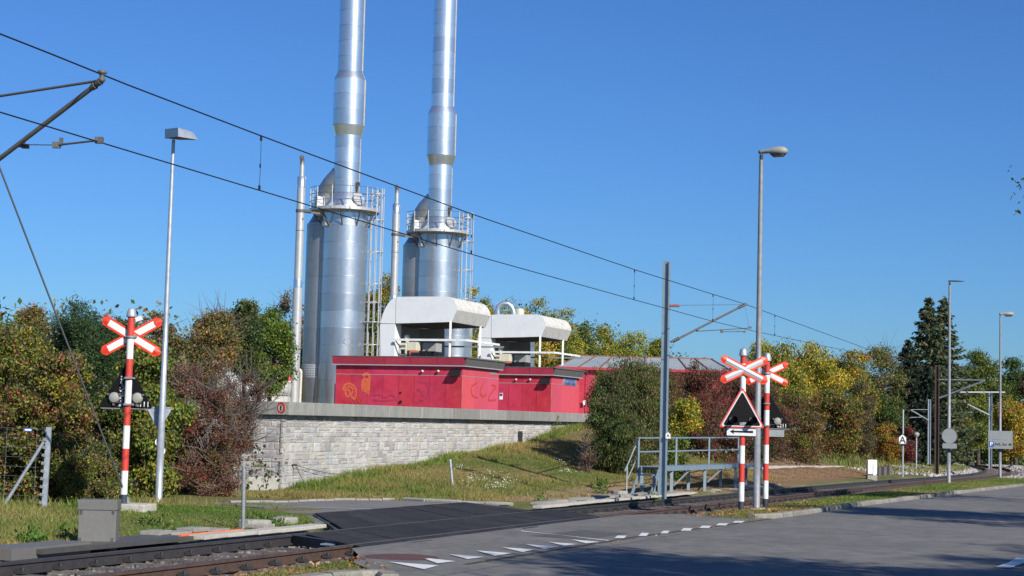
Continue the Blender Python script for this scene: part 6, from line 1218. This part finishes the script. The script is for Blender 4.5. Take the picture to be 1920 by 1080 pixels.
plant('yellow_tree', 'yellow and orange tree at the right end of the hedge row', 'tree', 1592, 112, 655, 120, 11000, 0.178, [((.52, .36, .035), 2), ((.28, .27, .035), 3), (ORG, .4), (OLV, 2.6), (DGR, 1.6), (BRN, .6)], bot=.15, nc=36, cr=(.22, .36), trad=.1, droop=.6, twigs=40)
plant('red_shrub', 'crimson shrub below the yellow trees right of the rear signal', 'shrub', 1488, 88, 728, 110, 10000, 0.127, [(CRM, 2), (PUR, 2.4), (RED, .8), (OLV, 2), (GRN, 2), (DGR, 1.6), (YGR, 1)], nc=36, trad=.05, taper=-.1, droop=.9, elong=2.0)
plant('red_shrub', 'pinkish red and green shrub at the right end of the hedge above the dirt bank', 'shrub', 1560, 98, 720, 120, 11000, 0.14, [(RED, .8), (CRM, 1.4), (OLV, 3), (YGR, 2.4), (PUR, 1.4), (GRN, 2)], nc=36, trad=.05, taper=-.1, droop=.8)
plant('purple_shrub', 'dark purple drooping shrub ending the hedge left of the white cabinet', 'shrub', 1612, 106, 712, 66, 8000, 0.14, [(PUR, 3), (DBR, 3), (OLV, 2), (DGR, 2)], nc=30, trad=.05, taper=-.2, droop=1.0, elong=2.2)
plant('dark_hedge', 'shady dark bush behind the service platform end', 'shrub', 1400, 78, 800, 120, 7500, 0.106, [(DGR, 3), (PUR, 2), (DBR, 2)], nc=26, trad=.05, taper=0)
# far right ---------------------------------------------------------------
plant('bare_tree', 'half-bare twiggy tree right of the yellow trees', 'tree', 1650, 124, 642, 110, 5000, 0.19, [(OLV, 3), (BRN, 2), (YGR, 1), (DGR, 2)], bot=.15, nc=26, trad=.14, twigs=260, twig_len=1.3, twig_mat='twig_grey', shell=.6)
plant('dark_tree', 'dark green tree standing before the half-bare tree', 'tree', 1655, 116, 735, 90, 7500, 0.183, [(DGR, 3), (GRN, 2), (OLV, 2)], bot=.05, nc=26, trad=.12)
plant('orange_shrub', 'orange and red shrub behind the A board', 'shrub', 1668, 112, 790, 66, 4500, 0.15, [(ORG, 2.6), (RED, 1), (YGR, 1.6), (OLV, 2)], nc=22, trad=.06)
plant('crimson_shrub', 'small crimson shrub between the A board and the path lamp', 'shrub', 1701, 112, 800, 34, 2200, 0.135, [(CRM, 2), (RED, 1), (PUR, 1)], nc=12, trad=.04)
plant('green_shrub', 'light green young tree behind the path lamp', 'shrub', 1722, 140, 770, 50, 3000, .2, [(LGR, 2), (YGR, 1), (GRN, 2)], nc=16, trad=.05, taper=.6)
plant('red_tree', 'rusty red tree behind the dark brown mast', 'tree', 1768, 142, 738, 74, 6000, .22, [(RED, 2), (ORG, 1.4), (BRN, 2), (DBR, 1)], bot=.1, nc=24, trad=.15)
plant('broad_tree', 'broad green tree right of the big conifers', 'tree', 1835, 150, 655, 120, 12000, .24, [(GRN, 3), (OLV, 3), (YGR, 1.2), (DGR, 2)], bot=.1, nc=44, cr=(.2, .34), trad=.2)
plant('broad_tree', 'dark green tree at the right edge behind the farthest lamp', 'tree', 1905, 155, 668, 90, 8000, .25, [(DGR, 3), (GRN, 3), (OLV, 1)], bot=.1, nc=30, trad=.2)
plant('orange_tree', 'orange-yellow tree low at the right edge', 'tree', 1897, 138, 742, 84, 7000, .22, [(ORG, 1.6), (YGR, 3), (YEL, 1), (OLV, 2)], bot=.05, nc=26, trad=.12)
plant('green_tree', 'yellow-green tree behind the pale mast beyond the curve', 'tree', 1825, 146, 722, 70, 6500, .22, [(YGR, 2), (GRN, 3), (OLV, 2)], bot=.05, nc=24, trad=.12)
plant('dark_tree', 'dark red-brown tree at the far right edge of the picture', 'tree', 1938, 150, 690, 70, 4000, .24, [(DBR, 2), (RED, 1), (DGR, 2)], bot=.05, nc=18, trad=.14)
def conifer(label, u, Y, vtop, wpx, pal, nw=26, per=9, seed=1, dens=34, sz=.34, name='conifer', lowf=.04):
    r = np.random.default_rng(seed); c0 = at(u, vtop, Y); z0 = zground(c0.x, Y); H = c0.z-z0; R = wpx*Y/FP/2; b = Vector((c0.x, Y, z0)); o = thing(name, label, 'tree', b, 'tall dark conifers')
    m = MB(); m.path([Vector((0, 0, -.3))+b, Vector((.05, 0, H*.5))+b, Vector((0, 0, H))+b], [.24, .15, .02], 7); P_ = []; Dv = []; 
    for i in range(nw):
        f = lowf+(1-lowf)*(i+.5)/nw; z = H*f; L0 = R*min(1.0, (1-f)**.72*1.12)
        for k in range(per):
            a = 2*pi*k/per+r.uniform(-.35, .35)+i*2.4; L = L0*r.uniform(.5, 1.12)+.15; sag = -.22*L; n = max(3, int(dens*L/R)+4); zz = z+r.uniform(-.5, .5)*H/nw
            tt = r.uniform(.12, 1, n)**.75; px_ = np.cos(a)*L*tt+r.normal(0, .10*L*(1.1-.4*tt), n)+0; py_ = np.sin(a)*L*tt+r.normal(0, .10*L*(1.1-.4*tt), n); pz_ = zz+sag*tt+.24*L*tt**3+r.normal(0, .06, n)-.04*L
            P_.append(np.stack([px_, py_, pz_], -1)); Dv.append(np.tile([cos(a), sin(a), -.25], (n, 1)))
            if k % 2 == 0: m.path([b+Vector((0, 0, zz)), b+Vector((cos(a)*L*.9, sin(a)*L*.9, zz+sag*.6))], [.035, .008], 4)
    p = np.concatenate(P_); d = np.concatenate(Dv)+r.normal(0, .55, (len(p), 3)); d /= np.linalg.norm(d, axis=1)[:, None]; n = len(p); wv = np.cross(d, r.normal(size=(n, 3))); wv /= np.linalg.norm(wv, axis=1)[:, None]; L = sz*r.uniform(.6, 1.3, n)[:, None]; W = L*.42
    V = np.stack([p-d*L*.5, p+wv*W*.5, p+d*L*.5, p-wv*W*.5], 1).reshape(-1, 3); cols = np.array([c for c, w in pal]); pw = np.array([w for c, w in pal], float); pw /= pw.sum(); col = cols[r.choice(len(pal), n, p=pw)]*r.uniform(.6, 1.4, (n, 1))
    link('crown', fmesh('crown', V, np.arange(n*4).reshape(-1, 4), np.repeat(col, 4, 0)), o); m.build('trunk', 'bark_m', o); return o
CP = [((.070, .105, .052), 4), ((.11, .14, .055), 3), ((.20, .15, .08), 1.4)]
conifer('tallest conifer, left of the twin tops behind the slim-headed lamp', 1742, 128, 560, 158, CP, 28, 11, 5, 58, .40)
conifer('right one of the twin conifer tops behind the slim-headed lamp', 1770, 131, 559, 130, CP, 28, 10, 6, 52, .40)
conifer('dark broad conifer left of and below the twin tops', 1703, 124, 640, 120, [((.030, .052, .03), 4), ((.06, .08, .04), 2)], 22, 10, 7, 44, .36)
conifer('dark low conifer between the twin tops and the red tree', 1738, 120, 690, 90, [((.028, .048, .03), 4), ((.05, .07, .04), 2)], 20, 10, 8, 40, .34)
# the far hedge beyond the curve and the wood closing every gap
def mass(name, label, segs, n, size, pal, seed, kind=None, cat=None, thick=2.0):
    r = np.random.default_rng(seed); cl = []
    for (u0, v0, Y0), (u1, v1, Y1_) in zip(segs[:-1], segs[1:]):
        k = max(3, int(abs(u1-u0)/14))
        for i in range(k):
            f = (i+r.uniform())/k; u, Y = u0+(u1-u0)*f, Y0+(Y1_-Y0)*f; p = at(u, v0+(v1-v0)*f+r.uniform(-3, 10), Y); z0 = zground(p.x, Y); R = r.uniform(.8, 1.4)*thick*.6
            for j in range(4): zz = z0+(p.z-R*.7-z0)*(j/3); cl.append((np.array((p.x+r.normal()*.4, Y+r.normal()*thick*.3, zz)), np.array((R*1.1, R, R*.9))))
    V, F_, col = leaf_arrays(cl, n, size, pal, r, .3, 1.5, .4, .7); b = Vector(cl[0][0]); o = link(name, fmesh(name, V-np.array(b), F_, col)); o.location = b; WL[o] = b
    tag(o, label, cat, None, kind); return o
mass('clipped_hedge', 'long dark green hedge beyond the railway curve', [(1690, 802, 150), (1790, 806, 156), (1935, 806, 160)], 16000, .22, [(DGR, 3), (GRN, 3), (OLV, 1)], 21, cat='hedge', thick=2.6)
mass('far_wood', None, [(-60, 618, 56), (60, 600, 56), (150, 590, 58), (300, 605, 66), (440, 622, 90), (640, 640, 118), (860, 590, 133), (980, 572, 136), (1060, 598, 138), (1150, 622, 140), (1240, 655, 142), (1330, 690, 150)], 70000, .20, [(DGR, 3), (OLV, 3), (GRN, 3), (BRN, 1.5), (YGR, 3)], 22, 'stuff', thick=4)
mass('far_wood', None, [(1300, 690, 150), (1560, 690, 160), (1700, 700, 172), (1930, 700, 176), (2050, 700, 170)], 26000, .34, [(DGR, 4), (OLV, 2), (GRN, 3), (BRN, 1)], 23, 'stuff', thick=5)
mass('hedge_foot', None, [(1262, 858, 66), (1330, 862, 72), (1420, 866, 80), (1500, 866, 90), (1600, 868, 106)], 26000, .11, REDH+[(GRN, 2), (OLV, 2)], 25, 'stuff', thick=1.2)
mass('understorey', None, [(-40, 790, 36.5), (150, 800, 38), (330, 820, 41), (430, 830, 42.5)], 16000, .10, [(DGR, 3), (DBR, 3), (OLV, 2)], 24, 'stuff', thick=1.6)
# roadside trees outside the frame: they cast the shade on the road
def shade_tree(label, x, y, h, R, n=9000, zc=.68, sz=.16, flat=.8, seed=3, nc=34):
    n = int(n*1.25); nc = 40; sz = .17
    r = np.random.default_rng(seed); z0 = zground(x, y); c = (x, y, z0+h*zc); cl = crown_clumps(c, (R, R, h*(1-zc)*flat+.4), nc, r, (.2, .38), inner=.25); V, F_, col = leaf_arrays(cl, n, sz, [(GRN, 3), (OLV, 3), (YGR, 1), (ORG, .5)], r, .4); b = Vector((x, y, z0)); o = thing('roadside_tree', label, 'tree', b, 'roadside trees outside the frame')
    link('crown', fmesh('crown', V-np.array(b), F_, col), o); trunk_mb(b, cl, r, 0, .16, 20, thin=.3).build('trunk', 'bark_m', o); return o
shade_tree('roadside tree nearest behind the camera, shading the bottom of the road', 12.0, 8.2, 11.5, 4.3, 15000, .74, seed=31)
shade_tree('roadside tree right of the camera, shading the lower right of the road', 17.6, 9.8, 11.5, 4.3, 15000, .74, seed=32)
shade_tree('smaller roadside tree casting the narrow streak at the lower right', 16.9, 15.4, 9.5, 2.2, 4500, .74, seed=33)
shade_tree('roadside tree shading the road below the verge at the right', 17.6, 28.6, 10.5, 4.0, 11000, .72, seed=35)
shade_tree('tall roadside tree whose twigs reach in at the right edge', 18.7, 45.0, 13.5, 5.6, 9000, .68, seed=34)
shade_tree('roadside tree shading the verge near the farthest lamp', 32.5, 60.0, 11, 5.0, 6500, .62, seed=37)
shade_tree('roadside tree shading the far end of the verge', 42, 80.0, 11, 5.2, 6500, .6, seed=38)
# ------------------------------------------------------------------ grass, weeds, flowers, fallen leaves
def blades(name, n, sf, tf, hf, wd, colf, seed, lean=.5, keep=None):
    r = np.random.default_rng(seed); s = sf(r, n); t = tf(r, n, s)
    if keep is not None: k = keep(r, s, t); s, t = s[k], t[k]
    n = len(s); h = hf(r, s, t)*.78; x = s*SX-t*SY; y = s*SY+t*SX; z = gz(s, t)-.01; a = r.uniform(0, 6.28, n); w_ = wd*r.uniform(.6, 1.4, n); l = r.normal(0, lean, (n, 2))*h[:, None]
    B = np.stack([x, y, z], -1); e = np.stack([np.cos(a)*w_, np.sin(a)*w_, np.zeros(n)], -1); T_ = B+np.stack([l[:, 0], l[:, 1], h], -1)
    V = np.stack([B-e, B+e, T_], 1).reshape(-1, 3); o = link(name, fmesh(name, V, np.arange(n*3).reshape(-1, 3), np.repeat(colf(r, s, t), 3, 0), ('blade',))); o['kind'] = 'stuff'; return o
def gc(r, s, t, mixd=.5, bright=1.0):
    n = fbm(s, t, 3)[:, None]; mixd = np.broadcast_to(mixd, (len(s),)).reshape(-1, 1); k = np.clip(n*1.2-.1+mixd-.5+r.normal(0, .16, (len(s), 1)), 0, 1); a = np.array((.12, .20, .030)); b = np.array((.38, .29, .11)); return np.clip((a*(1-k)+b*k)*r.uniform(.6, 1.35, (len(s), 1))*bright, 0, 1)
def not_track(r, s, t): return np.abs(t-tc(s)) > 1.75
blades('bank_grass', 150000, lambda r, n: r.uniform(34, 67, n), lambda r, n, s: r.uniform(np.interp(s, [34, 36.5, 40], [17.2, 14.5, 13.4]), 20.75), lambda r, s, t: r.uniform(.03, .085, len(s))*(1+1.6*(fbm(s*1.6, t*1.6, 8) > .66)), .010, lambda r, s, t: gc(r, s, t, .63+.25*ss((15.4-t)/1.4)-.35*((s > 48) & (s < 57) & (t > 14.6) & (t < 17)), .95), 41, keep=lambda r, s, t: r.uniform(size=len(s)) > .93*ss((15.9-t)/1.3)*np.interp(s, [37.5, 40, 52, 60], [0, 1, .9, .5])*(.6+.7*fbm(s*1.4, t*1.4, 19)))
blades('wall_foot_weeds', 9000, lambda r, n: r.uniform(39, 64, n), lambda r, n, s: r.uniform(20.2, 20.76, n), lambda r, s, t: r.uniform(.08, .36, len(s))*(.4+fbm(s*2, t, 9)), .014, lambda r, s, t: gc(r, s, t, .35, 1.1), 42)
blades('left_grass', 95000, lambda r, n: r.uniform(12, 31, n), lambda r, n, s: r.uniform(13.15, 19.6, n), lambda r, s, t: r.uniform(.02, .07, len(s))*(1+.9*(fbm(s, t, 8) > .62)), .008, lambda r, s, t: gc(r, s, t, .24, 1.0), 43, keep=lambda r, s, t: ~((t < 15.9+np.maximum(0, (30-s))*.75) & (s > 27.3)) & (t < 17.9+(s < 26)*5) & ~((t < 13.35) & (s > 16.8) & (s < 21)))
blades('verge_grass', 80000, lambda r, n: 33.6+72*r.uniform(0, 1, n)**1.4, lambda r, n, s: r.uniform(kb(s)+.15, tc(s)-1.15), lambda r, s, t: r.uniform(.03, .09, len(s)), .010, lambda r, s, t: gc(r, s, t, .22, 1.0), 44, keep=lambda r, s, t: (t-8.7 < (s-33.6)*1.4))
blades('corner_grass', 16000, lambda r, n: r.uniform(9, 18.9, n), lambda r, n, s: r.uniform(8.22, 9.4, n), lambda r, s, t: r.uniform(.02, .06, len(s)), .006, lambda r, s, t: gc(r, s, t, .48, .95), 45, keep=lambda r, s, t: s < 17.4+(t-8.1)*1.3)
blades('far_lawn', 40000, lambda r, n: r.uniform(66, 175, n), lambda r, n, s: tc(s)+r.uniform(1.9, 16, n), lambda r, s, t: r.uniform(.06, .22, len(s))*(1+1.5*((s < 125) & (fbm(s, t, 12) > .45))), .03, lambda r, s, t: gc(r, s, t, .42, .95), 46, keep=lambda r, s, t: ~((s < 93) & (t < 25)))
blades('soil_litter', 16000, lambda r, n: r.uniform(50, 90, n), lambda r, n, s: r.uniform(13.1, 15.4, n), lambda r, s, t: r.uniform(.01, .05, len(s)), .03, lambda r, s, t: np.array((.34, .20, .10))*r.uniform(.5, 1.5, (len(s), 1)), 47, lean=1.5)
blades('tall_weeds', 2500, lambda r, n: r.uniform(17, 30, n), lambda r, n, s: r.uniform(17.4, 19.2, n), lambda r, s, t: r.uniform(.06, .26, len(s)), .012, lambda r, s, t: gc(r, s, t, .35, 1.0), 48, lean=.25)
def flat_leaves(name, n, sf, tf, size, cols, seed, h=.02, keep=None):
    r = np.random.default_rng(seed); s = sf(r, n); t = tf(r, n, s)
    if keep is not None: k = keep(r, s, t); s, t = s[k], t[k]
    n = len(s); x = s*SX-t*SY; y = s*SY+t*SX; z = gz(s, t)+h+r.uniform(0, .02, n); a = r.uniform(0, 6.28, n); w_ = size*r.uniform(.5, 1.3, n); c, d = np.cos(a)*w_, np.sin(a)*w_; tz = r.normal(0, .3, n)*w_
    P0 = np.stack([x, y, z], -1); e = np.stack([c, d, tz], -1); f = np.stack([-d*.6, c*.6, tz*.5], -1); V = np.stack([P0-e, P0+f, P0+e, P0-f], 1).reshape(-1, 3); col = np.array(cols)[r.integers(len(cols), size=n)]*r.uniform(.6, 1.3, (n, 1)); o = link(name, fmesh(name, V, np.arange(n*4).reshape(-1, 4), np.repeat(col, 4, 0))); o['kind'] = 'stuff'
LC = [(.50, .19, .06), (.40, .14, .05), (.50, .30, .12), (.30, .13, .06), (.62, .40, .2)]
flat_leaves('fallen_leaves', 900, lambda r, n: r.uniform(11, 19.2, n), lambda r, n, s: r.uniform(8.1, 9.5, n), .028, LC, 51, .04, lambda r, s, t: s < 17.9+(t-8.1)*1.3)
flat_leaves('fallen_leaves', 1100, lambda r, n: 34+12*r.uniform(0, 1, n)**1.5, lambda r, n, s: r.uniform(kb(s)+.2, 8.9), .032, LC, 52, .06)
flat_leaves('fallen_leaves', 420, lambda r, n: r.uniform(18.6, 35, n), lambda r, n, s: 7.66-(s-19)*.02+r.normal(0, .05, n), .022, LC, 53, .012)
flat_leaves('fallen_leaves', 90, lambda r, n: r.uniform(19, 34, n), lambda r, n, s: r.uniform(6, 15, n), .025, LC, 54, .03)
flat_leaves('fallen_leaves', 500, lambda r, n: r.uniform(33, 80, n), lambda r, n, s: kb(s)-.12-np.abs(r.normal(0, .08, n)), .03, LC, 55, .012)
r = np.random.default_rng(61); ps = []
for (u, v, n, su) in ((885, 903, 26, 20), (915, 908, 34, 28), (950, 905, 22, 22), (935, 920, 16, 18), (860, 878, 10, 6), (920, 888, 8, 10), (1172, 868, 6, 4), (1052, 868, 24, 18), (1060, 885, 14, 20)):
    for _ in range(n): ps.append((u+r.normal()*su*.5, v+r.normal()*su*.22))
V = []; Fq = []; m = MB()
for u, v in ps:
    q = ter(u, v); 
    for k in range(2):
        h = r.uniform(.08, .22); p = q+Vector((r.normal()*.05, r.normal()*.05, h-.1)); e = .011*r.uniform(.6, 1.3); m.mi = 0; m.add([p+Vector((-e, 0, 0)), p+Vector((0, -e, -e)), p+Vector((e, 0, 0)), p+Vector((0, e, e))], [(0, 1, 2, 3)])
    m.mi = 1; m.add([q+Vector((-.004, 0, 0)), q+Vector((.004, 0, 0)), p], [(0, 1, 2)])
mat('petal', (.75, .75, .68), .7); mat('stalk', (.09, .14, .03), .8); m.build('white_wildflowers', ['petal', 'stalk'], kind='stuff')
# weeds: leafy tufts here and there
wl = []
for (u, v) in ((470, 985), (505, 985), (330, 1000), (280, 985), (620, 1000), (1120, 925), (1220, 935), (1010, 942), (130, 1005), (60, 1020), (780, 930), (1128, 912)): wl.append(ter(u, v))
r = np.random.default_rng(77); V, F_, col = leaf_arrays([(np.array(q)+np.array((0, 0, .05)), np.array((.22, .16, .09))) for q in wl], 1500, .075, [((.10, .19, .03), 3), ((.06, .12, .02), 2)], r, -.6, 1.8, .6, .5); o = link('leafy_weeds', fmesh('leafy_weeds', V, F_, col)); o['kind'] = 'stuff'
q = PT(1041, 810, T0-.08); V, F_, col = leaf_arrays([(np.array(q)+np.array((0, 0, k*.12-.1)), np.array((.09, .05, .12))) for k in range(6)], 260, .06, [(LGR, 3), (YGR, 1)], r, .5); b = q; o = link('ivy', fmesh('ivy', V-np.array(b), F_, col)); o.location = b; tag(o, 'little green creeper climbing the stone wall near the dark bush', 'creeper')
